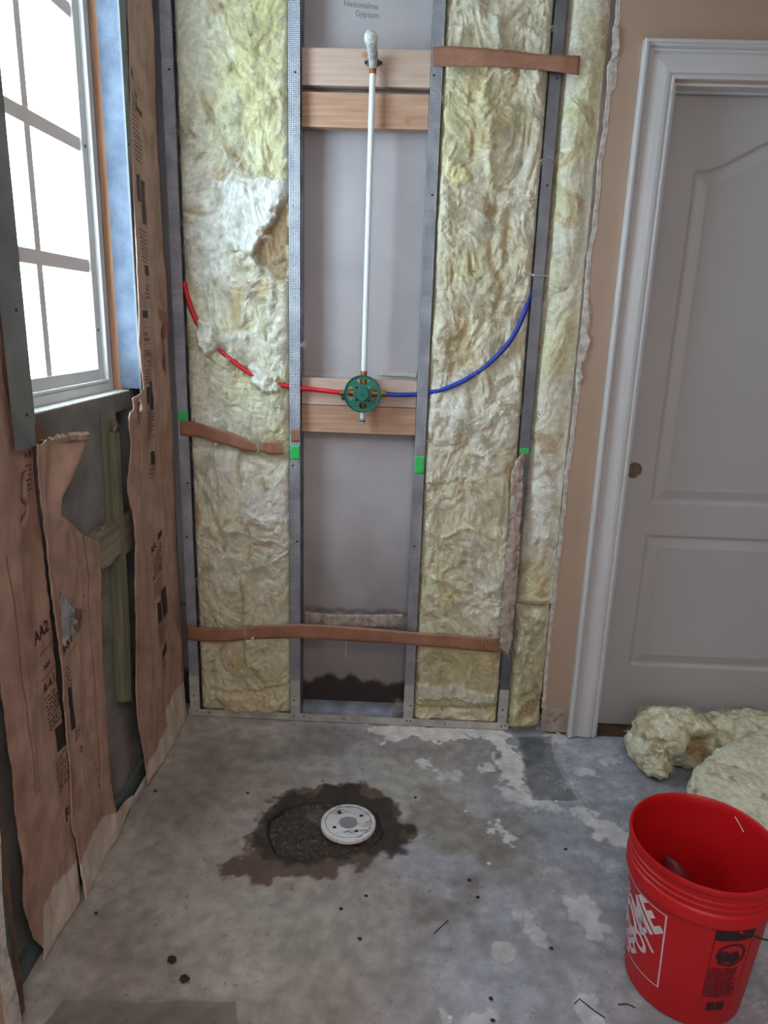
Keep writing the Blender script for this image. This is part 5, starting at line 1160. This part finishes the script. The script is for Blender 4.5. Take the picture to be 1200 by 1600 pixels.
# ============================================================ WOOL HEAP ON THE FLOOR
def blob(name, c, r, seed, rot=0.0, power=2.6, amp=.02, basec=S(236, 234, 208), n=(150, 190), bend=0.0, feats=(), nf=60, tilt=(0, 0), label='', sq=1.0):
    th = np.linspace(-math.pi / 2 + .001, math.pi / 2 - .001, n[0]); ph = np.linspace(-math.pi, math.pi, n[1])
    PH, TH = np.meshgrid(ph, th); f = lambda v, e: np.sign(v) * np.abs(v) ** e; e = 2 / power
    X = r[0] * f(np.cos(TH), e) * f(np.cos(PH), e); Y = r[1] * f(np.cos(TH), e) * f(np.sin(PH), e); Z = r[2] * f(np.sin(TH), e)
    N = np.stack([X / r[0] ** 2, Y / r[1] ** 2, Z / r[2] ** 2], -1); N /= np.linalg.norm(N, axis=2, keepdims=True) + 1e-9
    s0 = seed * 1.7
    wv = .35 * fbm(X * 6 + s0, Y * 6, Z * 6, 3)
    big = fbm(X * 5 + s0, Y * 5 + wv, Z * 5, 4); fold = ridged(X * 8 + wv + s0, Y * 8, Z * 8, 3); fine = ridged(X * 30 + s0, Y * 30 + wv * 5, Z * 30, 3); mic = fbm(X * 95, Y * 95, Z * 95, 2)
    tu = np.abs(perlin(X * 24 + s0, Y * 24 + wv, Z * 24)) + .5 * np.abs(perlin(X * 52 + s0, Y * 52, Z * 52))
    h = amp * big - amp * .35 * fold + .011 * tu + .0012 * fine + .0010 * mic
    c_ = basec * np.ones(X.shape + (3,)); q = fbm(X * 8 + s0, Y * 8, Z * 8 + 4, 4)
    c_ = mixc(c_, S(240, 238, 214), .7 * sst(0, .6, q)); c_ = mixc(c_, S(196, 170, 118), .45 * sst(.25, .8, -q + .2 * fine - .1 + .3 * (.25 - tu))); c_ = c_ * (1 + .05 * mic)[..., None]
    P = np.stack([X, Y, Z], -1) + N * h[..., None]
    P[..., 2] += bend * (P[..., 0] / r[0]) ** 2 + tilt[0] * P[..., 0] + tilt[1] * P[..., 1]
    ca, sa = math.cos(rot), math.sin(rot); x, y = P[..., 0] * ca - P[..., 1] * sa, P[..., 0] * sa + P[..., 1] * ca
    P[..., 0] = x + c[0]; P[..., 1] = y + c[1]; P[..., 2] += c[2]
    for kind, ctr, rad, dh, cc_, am in feats:       # dents
        dist = np.linalg.norm(P - np.array(ctr), axis=2); k = 1 - sst(rad * .6, rad * 1.1, dist + rad * .4 * q); P = P - N * (dh * k)[..., None]; c_ = mixc(c_, cc_, am * k)
    P[..., 2] = np.maximum(P[..., 2], .0035)
    ny, nx = X.shape; F = grid_faces(ny, nx)[:, ::-1] if False else grid_faces(ny, nx)
    t = thing('loose_insulation', (c[0], c[1], 0), label, 'insulation', 'torn wool pieces on the floor')
    link_mesh('wool', P.reshape(-1, 3), F, 'batt', t, col=c_.reshape(-1, 3))
    PP = []; DD = []
    for k in range(nf):
        i = rng.integers(int(ny * .45), ny - 10); j = rng.integers(0, nx - 1); a = rng.normal(size=3)
        for q_ in range(rng.integers(5, 22)):
            ii = int(np.clip(i + rng.normal() * 2, 1, ny - 2)); jj = int(np.clip(j + rng.normal() * 3, 1, nx - 2)); nv = N[ii, jj]
            PP.append(P[ii, jj] + nv * .0005); v = a + rng.normal(size=3) * .3; v = v - nv * (v @ nv) * .9 + nv * .1; DD.append(v)
    V, F = strands(np.array(PP), np.array(DD), rng.uniform(.010, .035, len(PP)), rng.uniform(.0002, .00045, len(PP)), .35, 6, (0, -.3, .6), .1)
    V[:, 2] = np.maximum(V[:, 2], .002)
    V2, F2 = locks(P[..., 0], P[..., 1], P[..., 2], nf, None, None, 0, N, L=(.02, .06), m=(10, 24), spread=.003, rows=(int(ny * .5), -12))
    V2[:, 2] = np.maximum(V2[:, 2], .002)
    V, F = np.concatenate([V, V2]), np.concatenate([F, F2 + len(V)])
    o = link_mesh('loose_fibres', V, F, 'lock', t); o['kind'] = 'stuff'
    return t
blob('w', (1.045, 2.36, .098), (.150, .105, .100), 5, rot=.10, power=2.5, amp=.022, feats=[('d', (1.105, 2.235, .10), .075, .045, S(168, 128, 80), .8), ('d', (.955, 2.28, .12), .03, .015, S(190, 150, 96), .6)],
     label='crumpled yellow wool lump leaning against the door, with a brown hollow', nf=70)
blob('w', (.925, 2.285, .062), (.050, .115, .062), 9, rot=.25, power=2.2, amp=.014, label='narrow wool roll at the left end of the floor heap', n=(110, 130), nf=40)
blob('w', (1.34, 2.40, .085), (.21, .10, .085), 14, rot=.05, power=2.6, amp=.022, label='yellow wool piece at the back of the heap, against the door', n=(120, 150), nf=50)
blob('w', (1.275, 2.06, .085), (.28, .20, .080), 19, rot=.55, power=3.6, amp=.014, basec=S(232, 230, 208), tilt=(.10, .12), label='big smooth pale wool slab lying behind the red bucket', n=(170, 210), nf=50)

# ============================================================ BUCKET
bx_, by_ = .738, 1.426; BH = .407; KZ = BH / .385
RB = lambda z: .1345 + (.158 - .1345) * z / .33
t = thing('bucket', (bx_, by_, 0), 'big red plastic bucket with white diagonal lettering, standing on the concrete', 'bucket')
pr0 = [(-.1655, .290), (-.1685, .293), (-.1690, .318), (-.1670, .322), (-.1640, .324), (-.1638, .332), (-.1672, .334), (-.1676, .337), (-.1642, .339), (-.1640, .347), (-.1676, .349), (-.1680, .352), (-.1646, .354), (-.1645, .366),
      (-.1685, .369), (-.1710, .373), (-.1712, .380), (-.1690, .3845), (-.1660, .3845), (-.1632, .381), (-.1620, .36), (-.1600, .32)]
pr = [(0, .004), (.115, .004), (.118, .0015), (.130, .0015), (.1342, .006), (RB(.05), .05), (RB(.15), .15), (RB(.25), .25), (RB(.303), .303)] + [(-r * .985, z * KZ) for r, z in pr0] + \
     [(RB(.25) - .0035, .25), (RB(.12) - .0035, .12), (RB(.012) - .0035, .012), (.125, .007), (0, .0065)]
G().lathe((bx_, by_, 0), pr, 'z', 128).obj('body', 'bred', t, smooth=True)
def bmap(a, z, off=.0007): r = RB(z) + off; return (bx_ + r * math.cos(a), by_ + r * math.sin(a), z)
# printed square with diagonal letters; u runs round the bucket to the viewer's right
aR = math.atan2((0.6212, 1.3093)[1] - by_, (0.6212, 1.3093)[0] - bx_)
SQW = .215; ZB = .070; ZT = ZB + SQW
def logo(u, v):                                # u=SQW is the right edge
    a = aR - (SQW - u) / .150; return bmap(a, ZB + v)
g = G()
for r_ in ((0, SQW, 0, .003), (0, SQW, SQW - .003, SQW), (SQW - .0035, SQW, 0, SQW), (0, .0035, 0, SQW)):
    bm = rect_bm(*r_); bm_cut(bm, .006, 0); bm_take(g, bm, logo)
g.obj('print_outline', 'bwhite', t)
g = G()
ca = sa = math.sqrt(.5)
for st_, size, ue, ve, bold, xs_ in (('THE', .042, .100, .168, .0015, .8), ('HOME', .112, SQW - .004, .166, .0036, .60), ('DEPOT', .072, SQW - .014, .100, .0028, .66)):
    bm = text_geo(st_, size, bold=bold, xs=xs_)
    L_ = max(v.co.x for v in bm.verts)
    for v in bm.verts:
        u_, v_ = v.co.x - L_, v.co.y; v.co.x = ue + u_ * ca - v_ * sa + .0; v.co.y = ve + u_ * sa + v_ * ca
    m_ = .005
    for co, no in ((Vector((m_, 0, 0)), Vector((-1, 0, 0))), (Vector((SQW - m_, 0, 0)), Vector((1, 0, 0))), (Vector((0, m_, 0)), Vector((0, -1, 0))), (Vector((0, SQW - m_, 0)), Vector((0, 1, 0)))): bm_clip(bm, co, no)
    bm_cut(bm, .006, 0); bm_take(g, bm, logo)
g.obj('logo_lettering', 'bwhite', t, label='white THE HOME DEPOT lettering')
# black warning print
aW = math.atan2((0.7701, 1.2306)[1] - by_, (0.7701, 1.2306)[0] - bx_)
def warn(u, v): return bmap(aW + (u - .034) * 1.35 / .152, .050 + v * 1.3)
def patch(rects, mat, name):
    g = G()
    for r_ in rects:
        bm = rect_bm(*r_); bm_cut(bm, .006, 0); bm_take(g, bm, warn)
    return g.obj(name, mat, t)
patch([(0, .068, .168, .190)], 'bblack', 'warning_band')
patch([(0, .0010, .03, .168), (.067, .068, .05, .168)], 'bblack', 'warning_frame')
g = G()
ringpts = []
for k in range(48):
    a0, a1 = 2 * math.pi * k / 48, 2 * math.pi * (k + 1) / 48; cx_, cz_ = .034, .136
    g.add([warn(cx_ + r * math.cos(a), cz_ + r * math.sin(a)) for r, a in ((.021, a0), (.0255, a0), (.0255, a1), (.021, a1))], [(0, 1, 2, 3)])
for k in range(5):
    a = math.radians(205 - k * 36); cx_ = .026 + .012 * math.cos(k * 2.1); cz_ = .130 + .009 * math.sin(k * 1.7 + 1); rr_ = .007 + .003 * (k % 2)
    g.add([warn(cx_, cz_)] + [warn(cx_ + rr_ * math.cos(q) * 1.2, cz_ + rr_ * math.sin(q) * (1 + .2 * math.sin(3 * q))) for q in np.linspace(0, 6.28, 15)[:-1]], [(0, i, i % 14 + 1) for i in range(1, 15)])
g.obj('warning_picture', 'bblack', t)
rows = []
for k in range(15):
    z0 = .038 + k * .0046; u = .002
    while u < .055 - .012 * random.random():
        d_ = random.uniform(.005, .013); rows.append((u, u + d_, z0, z0 + .0031)); u += d_ + .0012
patch(rows, 'bblack2', 'warning_text')
patch([(.012, .026, .006, .026), (.028, .044, .006, .026)], 'bblack', 'warning_block')
# pale scrape on the inner wall, wire handle
a = math.radians(42); g = G(); g.tube([(bx_ + (.1590 - .004 * (k / 6)) * math.cos(a - .03 * k), by_ + (.1590 - .004 * (k / 6)) * math.sin(a - .03 * k), .388 - .004 * k) for k in range(7)], .0012, 6); g.obj('scrape', 'bwhite', t)
aH = math.radians(-78); ZH = .302
for k_ in (0, 1):
    aa = aH + k_ * math.pi
    G().tube([(bx_ + .152 * math.cos(aa), by_ + .152 * math.sin(aa), ZH), (bx_ + .160 * math.cos(aa), by_ + .160 * math.sin(aa), ZH)], .009, 20).obj('handle_lug', 'bred', t, smooth=True)
hp = []
for k in range(41):
    q = math.pi * k / 40; rr_ = .160 + .045 * math.sin(q)
    hp.append((bx_ + rr_ * math.cos(aH + q), by_ + rr_ * math.sin(aH + q), ZH - .085 * math.sin(q)))
G().tube(hp, .0021, 10).obj('wire_handle', 'wire', t, smooth=True)
# curved maroon piece inside
t = thing('curved_scoop', (.70, 1.42, .01), 'dark maroon curved plastic piece standing inside the red bucket', 'plastic piece')
U_, V_ = np.meshgrid(np.linspace(0, 1, 16), np.linspace(0, 1, 20))
xx = .712 + .105 * U_ - .012 * V_; zz = .014 + V_ * (.262 - .13 * U_ ** 1.6 - .02 * (1 - U_) ** 6)
yy = 1.385 + .155 * V_ - .030 * np.sin(math.pi * U_)
Pf = np.stack([xx, yy, zz], -1); Pb = Pf + np.array([0, .003, -.001])
V, F, _ = closed_sheet(Pf, Pb); link_mesh('scoop_blade', V, F, 'maroon', t)

# ============================================================ SMALL DEBRIS
def crumb(x, y, r, mat, label, cat, group, sq=(1, 1, .6)):
    bm = bmesh.new(); bmesh.ops.create_icosphere(bm, subdivisions=2, radius=r)
    for v in bm.verts: v.co = Vector((v.co.x * sq[0], v.co.y * sq[1], v.co.z * sq[2])) * random.uniform(.75, 1.2)
    bm.verts.index_update(); g = G().add([(x + v.co.x, y + v.co.y, r * sq[2] * .9 + v.co.z + .001) for v in bm.verts], [tuple(v.index for v in f.verts) for f in bm.faces]); bm.free()
    return setp(g.obj('grit_crumb', mat, org=(x, y, 0)), label, cat, group)
for (x, y), lab in zip([(0.0815, 2.0590), (-0.4840, 2.0395), (0.2339, 1.7035), (0.2521, 1.6413), (0.5421, 1.8485), (-0.0594, 1.6249), (-0.1246, 1.5760), (-0.0676, 1.4824), (0.4272, 1.4848), (0.2540, 1.2788), (0.2556, 1.3332), (-0.5296, 1.3885), (-0.4804, 1.3384), (-0.7755, 1.5180), (-0.7929, 2.0261)],
                  ('dark crumb on the pale floor right of the drain', 'dark crumb just behind the left side of the soil patch', 'dark crumb on the brown patch in the middle right of the floor', 'dark crumb near the small brown patch, front right', 'dark crumb on the blue grey floor beside the bucket',
                   'dark crumb on the floor in front of the drain', 'dark crumb on the floor in front of the soil patch', 'dark crumb in the middle of the floor', 'dark crumb right of the round pale spot', 'dark crumb at the bottom edge of the photo', 'dark crumb near the bottom middle',
                   'larger dark lump on the left front floor', 'dark lump in front of the larger one', 'dark crumb beside the white paper band', 'dark crumb by the corner paper')):
    crumb(x, y, .0045 if 'lump' not in lab else .010, 'grit', lab, 'grit', 'dark crumbs on the concrete', (1.3, 1, .5))
for (x, y), lab in zip([(0.2477, 2.0033), (0.2985, 1.7730), (0.1553, 1.2807), (0.5578, 2.0750)], ('white paint chip near the scraped white patch', 'white chip in the middle of the right floor', 'white chip at the bottom edge of the floor', 'white chip in front of the dark square scar')):
    crumb(x, y, .005, 'chip', lab, 'chip', 'white chips on the concrete', (1.2, 1, .35))
p = [(0.1260, 1.5108), (0.1471, 1.5325), (0.1652, 1.5545)]; setp(G().tube([(p[0][0], p[0][1], .003), (p[1][0], p[1][1], .006), (p[2][0], p[2][1], .004)], .0013, 6).obj('twig', 'grit'), 'thin dark twig lying on the front floor', 'twig')
p = [(0.5951, 2.5458), (0.6261, 2.5069), (0.6555, 2.4778)]; setp(G().tube([(p[0][0], p[0][1] - .01, .012), (p[1][0], p[1][1], .008), (p[2][0], p[2][1], .006)], [.003, .0035, .0025], 5).obj('wood_splinter', 'chip'), 'pale splinter lying at the foot of the tan wall', 'splinter')
for q, lab in (([(0.4522, 1.3321), (0.4676, 1.3461), (0.4919, 1.3215), (0.5163, 1.3008)], 'bent thin dark strand lying at the bottom right'), ([(0.5560, 1.3367), (0.5795, 1.3398), (0.5950, 1.3310)], 'short dark strand beside the bucket base')):
    setp(G().tube([(x, y, .003) for x, y in q], .0014, 6).obj('dark_strand', 'grit'), lab, 'strand')
